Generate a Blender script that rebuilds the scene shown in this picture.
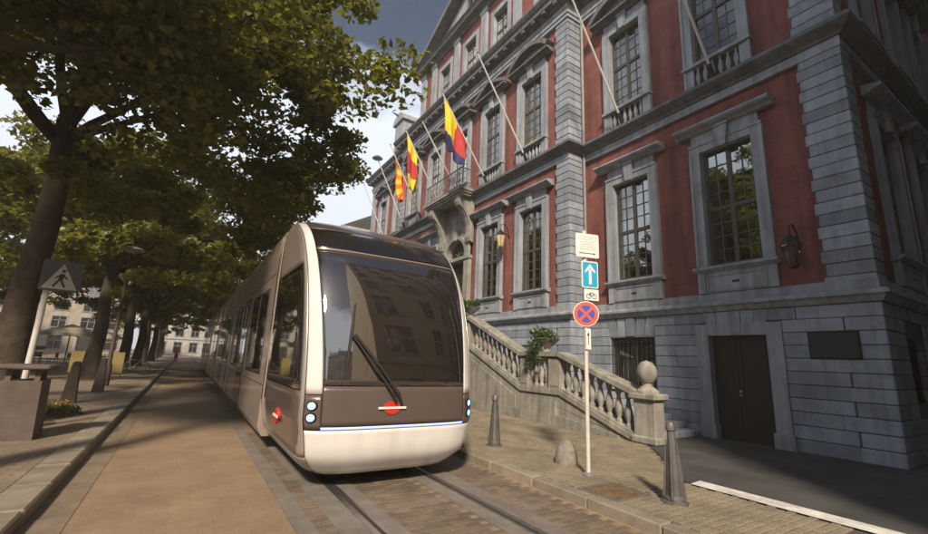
import bpy, bmesh, math, random
import numpy as np
from mathutils import Vector, Matrix
R = math.radians
rnd = random.Random(11)
sc = bpy.context.scene
for o in list(bpy.data.objects): bpy.data.objects.remove(o)
COL = sc.collection

# ------------------------------------------------------------------ camera
CAM_H = 1.7
right = Vector((0.84223459, -0.53763114, 0.03992051))
down = Vector((0.14593961, 0.15608646, -0.97690258))
fwd = Vector((0.51898219, 0.82860713, 0.2099231))
cd = bpy.data.cameras.new('camera'); cam = bpy.data.objects.new('camera', cd); COL.objects.link(cam)
m = Matrix.Identity(4)
for i in range(3):
    m[i][0] = right[i]; m[i][1] = -down[i]; m[i][2] = -fwd[i]
m[0][3], m[1][3], m[2][3] = 0, 0, CAM_H
cam.matrix_world = m
cd.sensor_width = 36; cd.sensor_fit = 'HORIZONTAL'; cd.lens = 36*430/928
cd.clip_start = 0.05; cd.clip_end = 3000
sc.camera = cam

# ------------------------------------------------------------------ sky, sun, exposure
SUN_EL = 38.0
SUN_DX, SUN_DY = 0.55, 0.835          # horizontal travel direction of the light
w = bpy.data.worlds.new('World'); sc.world = w; w.use_nodes = True
nt = w.node_tree; nt.nodes.clear()
N = nt.nodes.new; L = nt.links.new
out = N('ShaderNodeOutputWorld'); bg = N('ShaderNodeBackground'); bg.inputs[1].default_value = 0.056
sky = N('ShaderNodeTexSky'); sky.sky_type = 'NISHITA'; sky.sun_disc = False
sky.sun_elevation = R(SUN_EL); sky.sun_rotation = math.atan2(-SUN_DX, -SUN_DY)
sky.air_density = 1.2; sky.dust_density = 1.5; sky.ozone_density = 1.5
tc = N('ShaderNodeTexCoord'); mp = N('ShaderNodeMapping'); mp.inputs['Scale'].default_value = (1, 1, 2.2)
nz = N('ShaderNodeTexNoise'); nz.inputs['Scale'].default_value = 1.7; nz.inputs['Detail'].default_value = 7; nz.inputs['Roughness'].default_value = 0.55
rp = N('ShaderNodeValToRGB'); rp.color_ramp.elements[0].position = 0.40; rp.color_ramp.elements[1].position = 0.58
mx = N('ShaderNodeMixRGB'); mx.inputs[2].default_value = (14.0, 15.2, 17.0, 1)
L(tc.outputs['Generated'], mp.inputs[0]); L(mp.outputs[0], nz.inputs[0])
sx = N('ShaderNodeSeparateXYZ'); L(tc.outputs['Generated'], sx.inputs[0])
# cloud thickens towards the horizon on every side, blue overhead
el = N('ShaderNodeMapRange'); el.inputs[1].default_value = 0.40; el.inputs[2].default_value = 0.72; el.inputs[3].default_value = 0.16; el.inputs[4].default_value = -0.16
L(sx.outputs[2], el.inputs[0]); ad = N('ShaderNodeMath'); L(nz.outputs[0], ad.inputs[0]); L(el.outputs[0], ad.inputs[1]); L(ad.outputs[0], rp.inputs[0])
L(rp.outputs[0], mx.inputs[0]); L(sky.outputs[0], mx.inputs[1]); L(mx.outputs[0], bg.inputs[0]); L(bg.outputs[0], out.inputs[0])
sd = bpy.data.lights.new('sun', 'SUN'); sun = bpy.data.objects.new('sun', sd); COL.objects.link(sun)
sd.energy = 4.9; sd.angle = R(6); sd.color = (1.0, 0.84, 0.65)
hl = math.hypot(SUN_DX, SUN_DY)
dirv = Vector((SUN_DX/hl*math.cos(R(SUN_EL)), SUN_DY/hl*math.cos(R(SUN_EL)), -math.sin(R(SUN_EL))))
sun.rotation_euler = dirv.to_track_quat('-Z', 'Y').to_euler()
sun.location = (-20, -30, 40)
sc.view_settings.view_transform = 'Standard'; sc.view_settings.look = 'None'
sc.view_settings.exposure = 0.32; sc.view_settings.gamma = 1.0
sc.cycles.max_bounces = 6; sc.cycles.transparent_max_bounces = 12

# ------------------------------------------------------------------ materials
def new_mat(name):
    mt = bpy.data.materials.new(name); mt.use_nodes = True
    return mt, mt.node_tree, mt.node_tree.nodes['Principled BSDF']
def mat(name, col, rough=0.8, var=0.12, scale=3.0, bump=0.0, bscale=40.0, metal=0.0, rand=0.0, spec=0.5, coat=0.0, streak=0.0, hue=None):
    """noise-mottled principled; rand = value change from object to object; streak = vertical rain stains"""
    mt, t, b = new_mat(name); n = t.nodes.new; l = t.links.new
    geo = n('ShaderNodeNewGeometry')
    a = n('ShaderNodeTexNoise'); a.inputs['Scale'].default_value = scale; a.inputs['Detail'].default_value = 6; a.inputs['Roughness'].default_value = 0.65
    l(geo.outputs['Position'], a.inputs[0])
    mr = n('ShaderNodeMapRange'); mr.inputs[1].default_value = 0.28; mr.inputs[2].default_value = 0.72
    mr.inputs[3].default_value = 1-var*1.6; mr.inputs[4].default_value = 1+var*1.2
    l(a.outputs[0], mr.inputs[0]); val = mr.outputs[0]
    if rand:
        oi = n('ShaderNodeObjectInfo'); m2 = n('ShaderNodeMapRange'); m2.inputs[3].default_value = 1-rand; m2.inputs[4].default_value = 1+rand
        l(oi.outputs['Random'], m2.inputs[0]); mm = n('ShaderNodeMath'); mm.operation = 'MULTIPLY'; l(val, mm.inputs[0]); l(m2.outputs[0], mm.inputs[1]); val = mm.outputs[0]
    if streak:
        mpn = n('ShaderNodeMapping'); mpn.inputs['Scale'].default_value = (5, 5, 0.35); l(geo.outputs['Position'], mpn.inputs[0])
        s = n('ShaderNodeTexNoise'); s.inputs['Scale'].default_value = 1.2; s.inputs['Detail'].default_value = 5; l(mpn.outputs[0], s.inputs[0])
        m3 = n('ShaderNodeMapRange'); m3.inputs[1].default_value = 0.35; m3.inputs[2].default_value = 0.62; m3.inputs[3].default_value = 1-streak; m3.inputs[4].default_value = 1.0
        l(s.outputs[0], m3.inputs[0]); mm = n('ShaderNodeMath'); mm.operation = 'MULTIPLY'; l(val, mm.inputs[0]); l(m3.outputs[0], mm.inputs[1]); val = mm.outputs[0]
    hs = n('ShaderNodeHueSaturation'); hs.inputs['Color'].default_value = (*col, 1); l(val, hs.inputs['Value'])
    l(hs.outputs[0], b.inputs['Base Color'])
    b.inputs['Roughness'].default_value = rough; b.inputs['Metallic'].default_value = metal
    b.inputs['Specular IOR Level'].default_value = spec; b.inputs['Coat Weight'].default_value = coat
    if bump:
        f = n('ShaderNodeTexNoise'); f.inputs['Scale'].default_value = bscale; f.inputs['Detail'].default_value = 4; l(geo.outputs['Position'], f.inputs[0])
        bp = n('ShaderNodeBump'); bp.inputs['Strength'].default_value = bump; bp.inputs['Distance'].default_value = 0.02
        l(f.outputs[0], bp.inputs['Height']); l(bp.outputs[0], b.inputs['Normal'])
    return mt
def brickmat(name, c1, c2, mortar, sx, sy, axis='facade', rough=0.9, bump=0.3, var=0.25, msize=0.012):
    mt, t, b = new_mat(name); n = t.nodes.new; l = t.links.new
    geo = n('ShaderNodeNewGeometry'); sp = n('ShaderNodeSeparateXYZ'); cb = n('ShaderNodeCombineXYZ'); l(geo.outputs['Position'], sp.inputs[0])
    if axis == 'facade':
        ad = n('ShaderNodeMath'); l(sp.outputs[0], ad.inputs[0]); l(sp.outputs[1], ad.inputs[1]); l(ad.outputs[0], cb.inputs[0]); l(sp.outputs[2], cb.inputs[1])
    else:
        l(sp.outputs[0], cb.inputs[0]); l(sp.outputs[1], cb.inputs[1])
    br = n('ShaderNodeTexBrick'); br.inputs['Scale'].default_value = 1; br.inputs['Brick Width'].default_value = sx; br.inputs['Row Height'].default_value = sy
    br.inputs['Mortar Size'].default_value = msize; br.inputs['Color1'].default_value = (*c1, 1); br.inputs['Color2'].default_value = (*c2, 1); br.inputs['Mortar'].default_value = (*mortar, 1)
    l(cb.outputs[0], br.inputs[0])
    a = n('ShaderNodeTexNoise'); a.inputs['Scale'].default_value = 1.3; a.inputs['Detail'].default_value = 7; a.inputs['Roughness'].default_value = 0.7; l(geo.outputs['Position'], a.inputs[0])
    mr = n('ShaderNodeMapRange'); mr.inputs[1].default_value = 0.3; mr.inputs[2].default_value = 0.7; mr.inputs[3].default_value = 1-var; mr.inputs[4].default_value = 1+var*0.7
    l(a.outputs[0], mr.inputs[0])
    val = mr.outputs[0]
    if axis == 'facade':      # rain streaks and patchy repointing
        mpn = n('ShaderNodeMapping'); mpn.inputs['Scale'].default_value = (2.6, 2.6, 0.22); l(geo.outputs['Position'], mpn.inputs[0])
        s2 = n('ShaderNodeTexNoise'); s2.inputs['Scale'].default_value = 1.3; s2.inputs['Detail'].default_value = 6; l(mpn.outputs[0], s2.inputs[0])
        m3 = n('ShaderNodeMapRange'); m3.inputs[1].default_value = 0.34; m3.inputs[2].default_value = 0.6; m3.inputs[3].default_value = 0.62; m3.inputs[4].default_value = 1.05
        l(s2.outputs[0], m3.inputs[0]); mm = n('ShaderNodeMath'); mm.operation = 'MULTIPLY'; l(val, mm.inputs[0]); l(m3.outputs[0], mm.inputs[1]); val = mm.outputs[0]
    hs = n('ShaderNodeHueSaturation'); l(br.outputs[0], hs.inputs['Color']); l(val, hs.inputs['Value']); l(hs.outputs[0], b.inputs['Base Color'])
    b.inputs['Roughness'].default_value = rough
    bp = n('ShaderNodeBump'); bp.inputs['Strength'].default_value = bump; bp.inputs['Distance'].default_value = 0.01; bp.invert = True
    l(br.outputs['Fac'], bp.inputs['Height']); l(bp.outputs[0], b.inputs['Normal'])
    return mt
def emit(name, col, s):
    mt, t, b = new_mat(name); b.inputs['Base Color'].default_value = (*col, 1); b.inputs['Emission Color'].default_value = (*col, 1); b.inputs['Emission Strength'].default_value = s
    return mt
def glassmat(name, tint, base=0.06, k=2.2, rough=0.015):
    mt, t, b = new_mat(name); t.nodes.remove(b); n = t.nodes.new; l = t.links.new
    tr = n('ShaderNodeBsdfTransparent'); tr.inputs[0].default_value = (*tint, 1)
    gl = n('ShaderNodeBsdfGlossy'); gl.inputs['Roughness'].default_value = rough
    fr = n('ShaderNodeFresnel'); fr.inputs[0].default_value = 1.5
    ma = n('ShaderNodeMath'); ma.operation = 'MULTIPLY_ADD'; ma.use_clamp = True; ma.inputs[1].default_value = k; ma.inputs[2].default_value = base
    l(fr.outputs[0], ma.inputs[0]); mxs = n('ShaderNodeMixShader'); l(ma.outputs[0], mxs.inputs[0]); l(tr.outputs[0], mxs.inputs[1]); l(gl.outputs[0], mxs.inputs[2])
    l(mxs.outputs[0], t.nodes['Material Output'].inputs[0])
    return mt
def leafmat(name, c1, c2, trans=0.45):
    mt, t, b = new_mat(name); t.nodes.remove(b); n = t.nodes.new; l = t.links.new
    geo = n('ShaderNodeNewGeometry')
    ri = n('ShaderNodeValToRGB'); ri.color_ramp.elements[0].color = (*c1, 1); ri.color_ramp.elements[1].color = (*c2, 1)
    l(geo.outputs['Random Per Island'], ri.inputs[0])
    di = n('ShaderNodeBsdfDiffuse'); ts = n('ShaderNodeBsdfTranslucent'); mx1 = n('ShaderNodeMixShader'); mx1.inputs[0].default_value = trans
    hs = n('ShaderNodeHueSaturation'); hs.inputs['Value'].default_value = 2.6; hs.inputs['Hue'].default_value = 0.485; l(ri.outputs[0], hs.inputs['Color'])
    l(ri.outputs[0], di.inputs[0]); l(hs.outputs[0], ts.inputs[0]); l(di.outputs[0], mx1.inputs[1]); l(ts.outputs[0], mx1.inputs[2])
    gl = n('ShaderNodeBsdfGlossy'); gl.inputs['Roughness'].default_value = 0.45; mx2 = n('ShaderNodeMixShader'); mx2.inputs[0].default_value = 0.05
    l(mx1.outputs[0], mx2.inputs[1]); l(gl.outputs[0], mx2.inputs[2]); l(mx2.outputs[0], t.nodes['Material Output'].inputs[0])
    return mt

STONE = mat('bluestone', (0.30, 0.345, 0.41), 0.85, 0.16, 2.4, 0.25, 25, rand=0.22, streak=0.25)
STONE2 = mat('bluestone_trim', (0.335, 0.37, 0.42), 0.8, 0.14, 2.0, 0.2, 25, streak=0.32)
STONE3 = mat('stair_stone', (0.335, 0.325, 0.29), 0.85, 0.2, 2.2, 0.3, 22, streak=0.35)
DARKSTONE = mat('weathered_cornice', (0.155, 0.165, 0.18), 0.9, 0.22, 2.0, 0.2, 20, streak=0.35)
MORTAR = mat('mortar', (0.10, 0.105, 0.115), 0.95, 0.15, 6)
BRICK = brickmat('red_brick', (0.265, 0.082, 0.072), (0.22, 0.068, 0.06), (0.23, 0.115, 0.105), 0.22, 0.065, msize=0.008, bump=0.15, var=0.3)
FRAME = mat('window_wood', (0.075, 0.07, 0.06), 0.5, 0.15, 8)
GLASS = glassmat('window_glass', (0.80, 0.86, 0.84), 0.14, 2.8)
TGLASS = glassmat('dark_glass', (0.30, 0.32, 0.33), 0.07, 2.4)
CURTAIN = mat('curtain', (0.50, 0.46, 0.38), 0.9, 0.1, 3)
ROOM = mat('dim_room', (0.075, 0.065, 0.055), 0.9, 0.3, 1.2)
OAK = mat('dark_door', (0.02, 0.017, 0.016), 0.55, 0.25, 9)
IRON = mat('black_iron', (0.03, 0.03, 0.032), 0.5, 0.2, 9, metal=0.3)
GREYIRON = mat('grey_iron', (0.22, 0.22, 0.22), 0.5, 0.15, 9, metal=0.4)
BRONZE = mat('dark_plaque', (0.03, 0.03, 0.03), 0.4, 0.3, 6, metal=0.6)
SLATE = mat('slate', (0.06, 0.063, 0.07), 0.6, 0.3, 5, 0.3, 12)
POLE = mat('white_pole', (0.62, 0.60, 0.57), 0.45, 0.1, 5)
ZINC = mat('zinc', (0.33, 0.33, 0.32), 0.5, 0.15, 5, metal=0.5)
ROADM = brickmat('road_paving', (0.29, 0.212, 0.142), (0.275, 0.20, 0.133), (0.235, 0.172, 0.115), 0.2, 0.1, 'ground', 0.75, 0.06, 0.25, 0.005)
PAVER = mat('road_brick', (0.165, 0.13, 0.098), 0.72, 0.22, 1.5, 0.3, 60, rand=0.18)
COBBLE = mat('pavement_sett', (0.23, 0.195, 0.14), 0.85, 0.25, 1.6, 0.3, 60)
BED = mat('joint_sand', (0.10, 0.085, 0.065), 0.95, 0.2, 12, 0.2, 80)
ASPH = mat('asphalt', (0.065, 0.065, 0.066), 0.9, 0.3, 1.2, 0.4, 160)
PLAZA = brickmat('plaza_paving', (0.27, 0.215, 0.16), (0.22, 0.175, 0.13), (0.13, 0.10, 0.075), 0.22, 0.11, 'ground', 0.85, 0.3, 0.3, 0.007)
KERB = mat('kerb_bluestone', (0.27, 0.235, 0.185), 0.8, 0.2, 3, 0.25, 40, rand=0.15)
CONC = mat('track_concrete', (0.19, 0.17, 0.15), 0.8, 0.2, 3, 0.2, 60)
STEEL = mat('rail_steel', (0.42, 0.40, 0.38), 0.32, 0.15, 6, metal=0.9)
GROOVE = mat('rail_groove', (0.03, 0.028, 0.025), 0.9, 0.2, 8)
LINE = mat('road_paint', (0.66, 0.65, 0.62), 0.8, 0.25, 5)
SOIL = mat('soil', (0.11, 0.075, 0.05), 0.95, 0.3, 6, 0.4, 30)
GROUND = mat('ground', (0.16, 0.14, 0.12), 0.95, 0.2, 0.4)
T_BODY = mat('tram_bronze', (0.40, 0.33, 0.29), 0.3, 0.12, 1.0, metal=0.25, coat=0.5)
T_DARK = mat('tram_brown', (0.13, 0.102, 0.092), 0.28, 0.06, 1.0, metal=0.2, coat=0.6)
T_WHITE = mat('tram_white', (0.74, 0.72, 0.71), 0.25, 0.05, 1.5, coat=0.6, streak=0.07)
T_SILVER = mat('tram_silver', (0.50, 0.45, 0.42), 0.28, 0.04, 1.5, metal=0.6, coat=0.4)
T_BLACK = mat('tram_black', (0.012, 0.010, 0.010), 0.22, 0.1, 2, coat=0.5)
T_ROOF = mat('tram_roof', (0.07, 0.052, 0.052), 0.35, 0.1, 2, coat=0.3)
T_SEAL = mat('rubber', (0.02, 0.018, 0.017), 0.7, 0.2, 5)
T_GLASS = mat('tram_tinted_glass', (0.018, 0.013, 0.010), 0.03, 0.05, 2, spec=1.0, coat=1.0); T_GLASS.node_tree.nodes['Principled BSDF'].inputs['IOR'].default_value = 2.0
RED = mat('emblem_red', (0.62, 0.03, 0.02), 0.4, 0.05, 4)
LAMP_W = emit('headlight_lens', (0.26, 0.56, 1.0), 1.7)
LAMP_S = emit('light_strip', (0.42, 0.56, 1.0), 0.55)
WHITE = mat('sign_white', (0.78, 0.78, 0.76), 0.45, 0.04, 6)
BLUE = mat('sign_blue', (0.03, 0.40, 0.62), 0.4, 0.04, 6)
DBLUE = mat('sign_dark_blue', (0.05, 0.08, 0.42), 0.4, 0.04, 6)
SRED = mat('sign_red', (0.62, 0.11, 0.07), 0.4, 0.05, 6)
BLACK = mat('black_print', (0.03, 0.03, 0.03), 0.6, 0.1, 6)
GREYP = mat('grey_print', (0.42, 0.42, 0.42), 0.6, 0.1, 6)
BARK = mat('bark', (0.068, 0.05, 0.036), 0.95, 0.35, 5, 0.9, 22, streak=0.3)
LEAF = leafmat('lime_leaf', (0.065, 0.085, 0.012), (0.145, 0.155, 0.020))
LEAF2 = leafmat('lime_leaf_pale', (0.085, 0.100, 0.014), (0.17, 0.17, 0.026))
PLANT = leafmat('potted_leaf', (0.03, 0.075, 0.015), (0.09, 0.15, 0.03))
PETAL = mat('white_petal', (0.78, 0.78, 0.74), 0.8, 0.05, 6)
PETALY = mat('yellow_petal', (0.70, 0.42, 0.03), 0.8, 0.1, 6)
GOLD = mat('brass', (0.58, 0.40, 0.15), 0.4, 0.15, 6, metal=0.6)
LANT = mat('lantern_glass', (0.62, 0.50, 0.30), 0.2, 0.1, 6)
FY = mat('flag_yellow', (0.80, 0.58, 0.02), 0.75, 0.08, 3)
FR = mat('flag_red', (0.46, 0.035, 0.03), 0.75, 0.1, 3)
FB = mat('flag_navy', (0.025, 0.03, 0.12), 0.75, 0.1, 3)
FO = mat('flag_orange', (0.72, 0.20, 0.02), 0.75, 0.08, 3)
FK = mat('flag_black', (0.02, 0.02, 0.02), 0.75, 0.1, 3)
BIN = mat('bin_concrete', (0.12, 0.092, 0.08), 0.85, 0.2, 4, 0.3, 40)
BOL = mat('bollard_metal', (0.15, 0.145, 0.14), 0.5, 0.2, 5, 0.1, 40, metal=0.4)
BOLW = mat('bollard_brown', (0.06, 0.045, 0.035), 0.7, 0.2, 6, 0.2, 40)
CREAM = mat('cream_canvas', (0.66, 0.60, 0.50), 0.85, 0.08, 3)
YBOARD = mat('yellow_board', (0.30, 0.23, 0.09), 0.6, 0.08, 5)
WALLS = [mat('house_%d' % i, c, 0.9, 0.15, 1.2, 0.2, 20, streak=0.2) for i, c in enumerate([(0.50, 0.47, 0.42), (0.40, 0.33, 0.24), (0.34, 0.17, 0.12), (0.55, 0.52, 0.46), (0.44, 0.38, 0.30), (0.34, 0.36, 0.39)])]

# ------------------------------------------------------------------ mesh builder
WL = {}
def wl(o): return WL.get(o, Vector((0, 0, 0)))
class MB:
    def __init__(s, T=None): s.v = []; s.f = []; s.mi = []; s.T = T; s.m = 0
    def add(s, vs, fs):
        b = len(s.v)
        for p in vs: s.v.append(tuple(s.T(*p)) if s.T else tuple(p))
        for f in fs: s.f.append(tuple(b+i for i in f)); s.mi.append(s.m)
    def box(s, x0, x1, y0, y1, z0, z1):
        s.add([(x0, y0, z0), (x1, y0, z0), (x1, y1, z0), (x0, y1, z0), (x0, y0, z1), (x1, y0, z1), (x1, y1, z1), (x0, y1, z1)],
              [(0, 3, 2, 1), (4, 5, 6, 7), (0, 1, 5, 4), (1, 2, 6, 5), (2, 3, 7, 6), (3, 0, 4, 7)])
        return s
    def cbox(s, x0, x1, y0, y1, z0, z1, c=0.012):
        """box with all edges chamfered, 44 triangles"""
        X = (x0, x1); Y = (y0, y1); Z = (z0, z1); vs = []; idx = {}
        for i in (0, 1):
            for j in (0, 1):
                for k in (0, 1):
                    px, py, pz = X[i], Y[j], Z[k]; sx, sy, sz = (c if i == 0 else -c), (c if j == 0 else -c), (c if k == 0 else -c)
                    idx[i, j, k, 0] = len(vs); vs.append((px, py+sy, pz+sz))
                    idx[i, j, k, 1] = len(vs); vs.append((px+sx, py, pz+sz))
                    idx[i, j, k, 2] = len(vs); vs.append((px+sx, py+sy, pz))
        g = lambda i, j, k, a: idx[i, j, k, a]; F = []
        for i in (0, 1): F.append([g(i, 0, 0, 0), g(i, 1, 0, 0), g(i, 1, 1, 0), g(i, 0, 1, 0)])
        for j in (0, 1): F.append([g(0, j, 0, 1), g(1, j, 0, 1), g(1, j, 1, 1), g(0, j, 1, 1)])
        for k in (0, 1): F.append([g(0, 0, k, 2), g(1, 0, k, 2), g(1, 1, k, 2), g(0, 1, k, 2)])
        for i in (0, 1):
            for j in (0, 1): F.append([g(i, j, 0, 0), g(i, j, 1, 0), g(i, j, 1, 1), g(i, j, 0, 1)])
            for k in (0, 1): F.append([g(i, 0, k, 0), g(i, 1, k, 0), g(i, 1, k, 2), g(i, 0, k, 2)])
        for j in (0, 1):
            for k in (0, 1): F.append([g(0, j, k, 1), g(1, j, k, 1), g(1, j, k, 2), g(0, j, k, 2)])
        for i in (0, 1):
            for j in (0, 1):
                for k in (0, 1): F.append([g(i, j, k, 0), g(i, j, k, 1), g(i, j, k, 2)])
        s.add(vs, F); return s
    def prism(s, poly, a0, a1, axis='x'):
        """polygon in the two other axes, extruded along axis"""
        n = len(poly)
        def P(u, v, a): return (a, u, v) if axis == 'x' else ((u, a, v) if axis == 'y' else (u, v, a))
        vs = [P(u, v, a0) for u, v in poly]+[P(u, v, a1) for u, v in poly]
        fs = [tuple(range(n))[::-1], tuple(range(n, 2*n))]+[(i, (i+1) % n, n+(i+1) % n, n+i) for i in range(n)]
        s.add(vs, fs); return s
    def lathe(s, prof, cx, cy, seg=12, z0=0):
        b = []; fs = []; n = len(prof)
        for r, z in prof:
            for k in range(seg):
                a = 2*math.pi*k/seg; b.append((cx+r*math.cos(a), cy+r*math.sin(a), z0+z))
        for i in range(n-1):
            for k in range(seg):
                fs.append((i*seg+k, i*seg+(k+1) % seg, (i+1)*seg+(k+1) % seg, (i+1)*seg+k))
        if prof[0][0] > 1e-4: fs.append(tuple(range(seg))[::-1])
        if prof[-1][0] > 1e-4: fs.append(tuple((n-1)*seg+k for k in range(seg)))
        s.add(b, fs); return s
    def tube(s, pts, rad, seg=8):
        pts = [Vector(p) for p in pts]; n = len(pts)
        if not isinstance(rad, (list, tuple)): rad = [rad]*n
        vs = []; fs = []; ref = None
        for i, p in enumerate(pts):
            d = (pts[min(i+1, n-1)]-pts[max(i-1, 0)]).normalized()
            if ref is None: ref = Vector((0, 0, 1)) if abs(d.z) < 0.9 else Vector((1, 0, 0))
            u = d.cross(ref).normalized(); v = u.cross(d).normalized(); ref = v
            for k in range(seg):
                a = 2*math.pi*k/seg; vs.append(tuple(p+(u*math.cos(a)+v*math.sin(a))*rad[i]))
        for i in range(n-1):
            for k in range(seg): fs.append((i*seg+k, i*seg+(k+1) % seg, (i+1)*seg+(k+1) % seg, (i+1)*seg+k))
        fs.append(tuple(range(seg))[::-1]); fs.append(tuple((n-1)*seg+k for k in range(seg)))
        s.add(vs, fs); return s
    def sweep(s, path, prof, caps=True):
        """closed profile (outward, z) swept along a plan path; outward = left of travel; mitred"""
        P = [Vector(p) for p in path]; n = len(P); m_ = len(prof); vs = []; fs = []
        for i in range(n):
            d1 = (P[i]-P[i-1]).normalized() if i else None; d2 = (P[i+1]-P[i]).normalized() if i < n-1 else None
            n1 = Vector((-d1.y, d1.x)) if d1 else None; n2 = Vector((-d2.y, d2.x)) if d2 else None
            nn = n2 if n1 is None else (n1 if n2 is None else (n1+n2)/(1+n1.dot(n2)))
            for o, z in prof: vs.append((P[i].x+nn.x*o, P[i].y+nn.y*o, z))
        for i in range(n-1):
            for k in range(m_): fs.append((i*m_+k, i*m_+(k+1) % m_, (i+1)*m_+(k+1) % m_, (i+1)*m_+k))
        if caps: fs.append(tuple(range(m_))); fs.append(tuple((n-1)*m_+k for k in range(m_))[::-1])
        s.add(vs, fs); return s
    def build(s, name, mats, parent=None, origin=None, smooth=None, fix=True, ori='c'):
        xs = [p[0] for p in s.v]; ys = [p[1] for p in s.v]; zs = [p[2] for p in s.v]
        if origin is None: origin = ((min(xs)+max(xs))/2, (min(ys)+max(ys))/2, min(zs))
        og = Vector(origin); me = bpy.data.meshes.new(name)
        me.from_pydata([(p[0]-og.x, p[1]-og.y, p[2]-og.z) for p in s.v], [], s.f)
        if not isinstance(mats, (list, tuple)): mats = [mats]
        for q in mats: me.materials.append(q)
        if len(mats) > 1: me.polygons.foreach_set('material_index', s.mi)
        if fix:
            bm = bmesh.new(); bm.from_mesh(me); bmesh.ops.recalc_face_normals(bm, faces=bm.faces); bm.to_mesh(me); bm.free()
        if smooth is not None:
            me.polygons.foreach_set('use_smooth', [True]*len(me.polygons))
            try: me.set_sharp_from_angle(angle=R(smooth))
            except Exception: pass
        o = bpy.data.objects.new(name, me); COL.objects.link(o)
        return link(o, parent, og)
def link(o, parent, og):
    og = Vector(og); WL[o] = og
    if parent is not None: o.parent = parent; o.location = og-wl(parent)
    else: o.location = og
    return o
def empty(name, loc):
    o = bpy.data.objects.new(name, None); o.empty_display_size = 0.2; COL.objects.link(o); return link(o, None, loc)
def tag(o, label=None, cat=None, group=None, kind=None):
    for k, v in (('label', label), ('category', cat), ('group', group), ('kind', kind)):
        if v: o[k] = v
    return o
def inst(src, parent, pos, rz=0, rx=0, scale=None):
    o = src.copy(); COL.objects.link(o); link(o, parent, pos); o.rotation_euler = (rx, 0, rz)
    if scale: o.scale = scale
    return o
def copy_tree(o, shift, parent=None):
    c = o.copy(); COL.objects.link(c); c.parent = parent
    c.location = o.location+(Vector(shift) if parent is None else Vector((0, 0, 0)))
    WL[c] = wl(o)+Vector(shift)
    for ch in [q for q in o.children]: copy_tree(ch, shift, c)
    return c
def sheet(mb, u0, u1, z0, z1, holes):
    """wall sheet at v=0 in (u, v, z) with rectangular openings (u0,u1,z0,z1)"""
    us = sorted({u0, u1, *[h[0] for h in holes], *[h[1] for h in holes]}); zs = sorted({z0, z1, *[h[2] for h in holes], *[h[3] for h in holes]})
    for a, b in zip(us, us[1:]):
        for c, d in zip(zs, zs[1:]):
            mu, mz = (a+b)/2, (c+d)/2
            if any(h[0] < mu < h[1] and h[2] < mz < h[3] for h in holes): continue
            mb.add([(a, 0, c), (b, 0, c), (b, 0, d), (a, 0, d)], [(0, 1, 2, 3)])

# ------------------------------------------------------------------ the setting
def plane(name, x0, x1, y0, y1, z, mt, kind='structure'):
    o = MB(); o.add([(x0, y0, z), (x1, y0, z), (x1, y1, z), (x0, y1, z)], [(0, 1, 2, 3)])
    return tag(o.build(name, mt, fix=False), kind=kind)
plane('ground', -320, 320, -300, 340, -0.06, GROUND)
road = plane('road', -1.07, 4.42, -45, 160, -0.012, ROADM)
RAILX = (1.84, 3.34)
lp = MB().box(-45, -1.42, -45, 160, -0.05, 0.12).build('pavement', PLAZA); tag(lp, kind='structure')
rp_ = MB().box(4.57, 60, -45, 160, -0.05, 0.085).build('pavement', BED); tag(rp_, kind='structure')
# kerb stones
k0 = MB().cbox(4.40, 4.60, 0, 0.985, -0.05, 0.115, 0.015)
src = k0.build('kerb_stone', KERB, rp_, origin=(4.5, 0, 0))
link(src, rp_, (4.5, -4, 0))
for i in range(1, 90): inst(src, rp_, (4.5+rnd.uniform(-.006, .006), -4+i, rnd.uniform(-.006, .006)))
k1 = MB().cbox(-1.42, -1.06, 0, 0.985, -0.05, 0.135, 0.02)
src = k1.build('kerb_stone', KERB, lp, origin=(-1.24, 0, 0)); link(src, lp, (-1.24, 1, 0))
for i in range(1, 90): inst(src, lp, (-1.24+rnd.uniform(-.006, .006), 1+i, rnd.uniform(-.006, .006)))
gut = MB().box(-1.05, -0.72, -45, 160, -0.05, -0.006).build('gutter', mat('gutter_stone', (0.21, 0.165, 0.12), .85, .2, 3, .2, 40), road)

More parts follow.
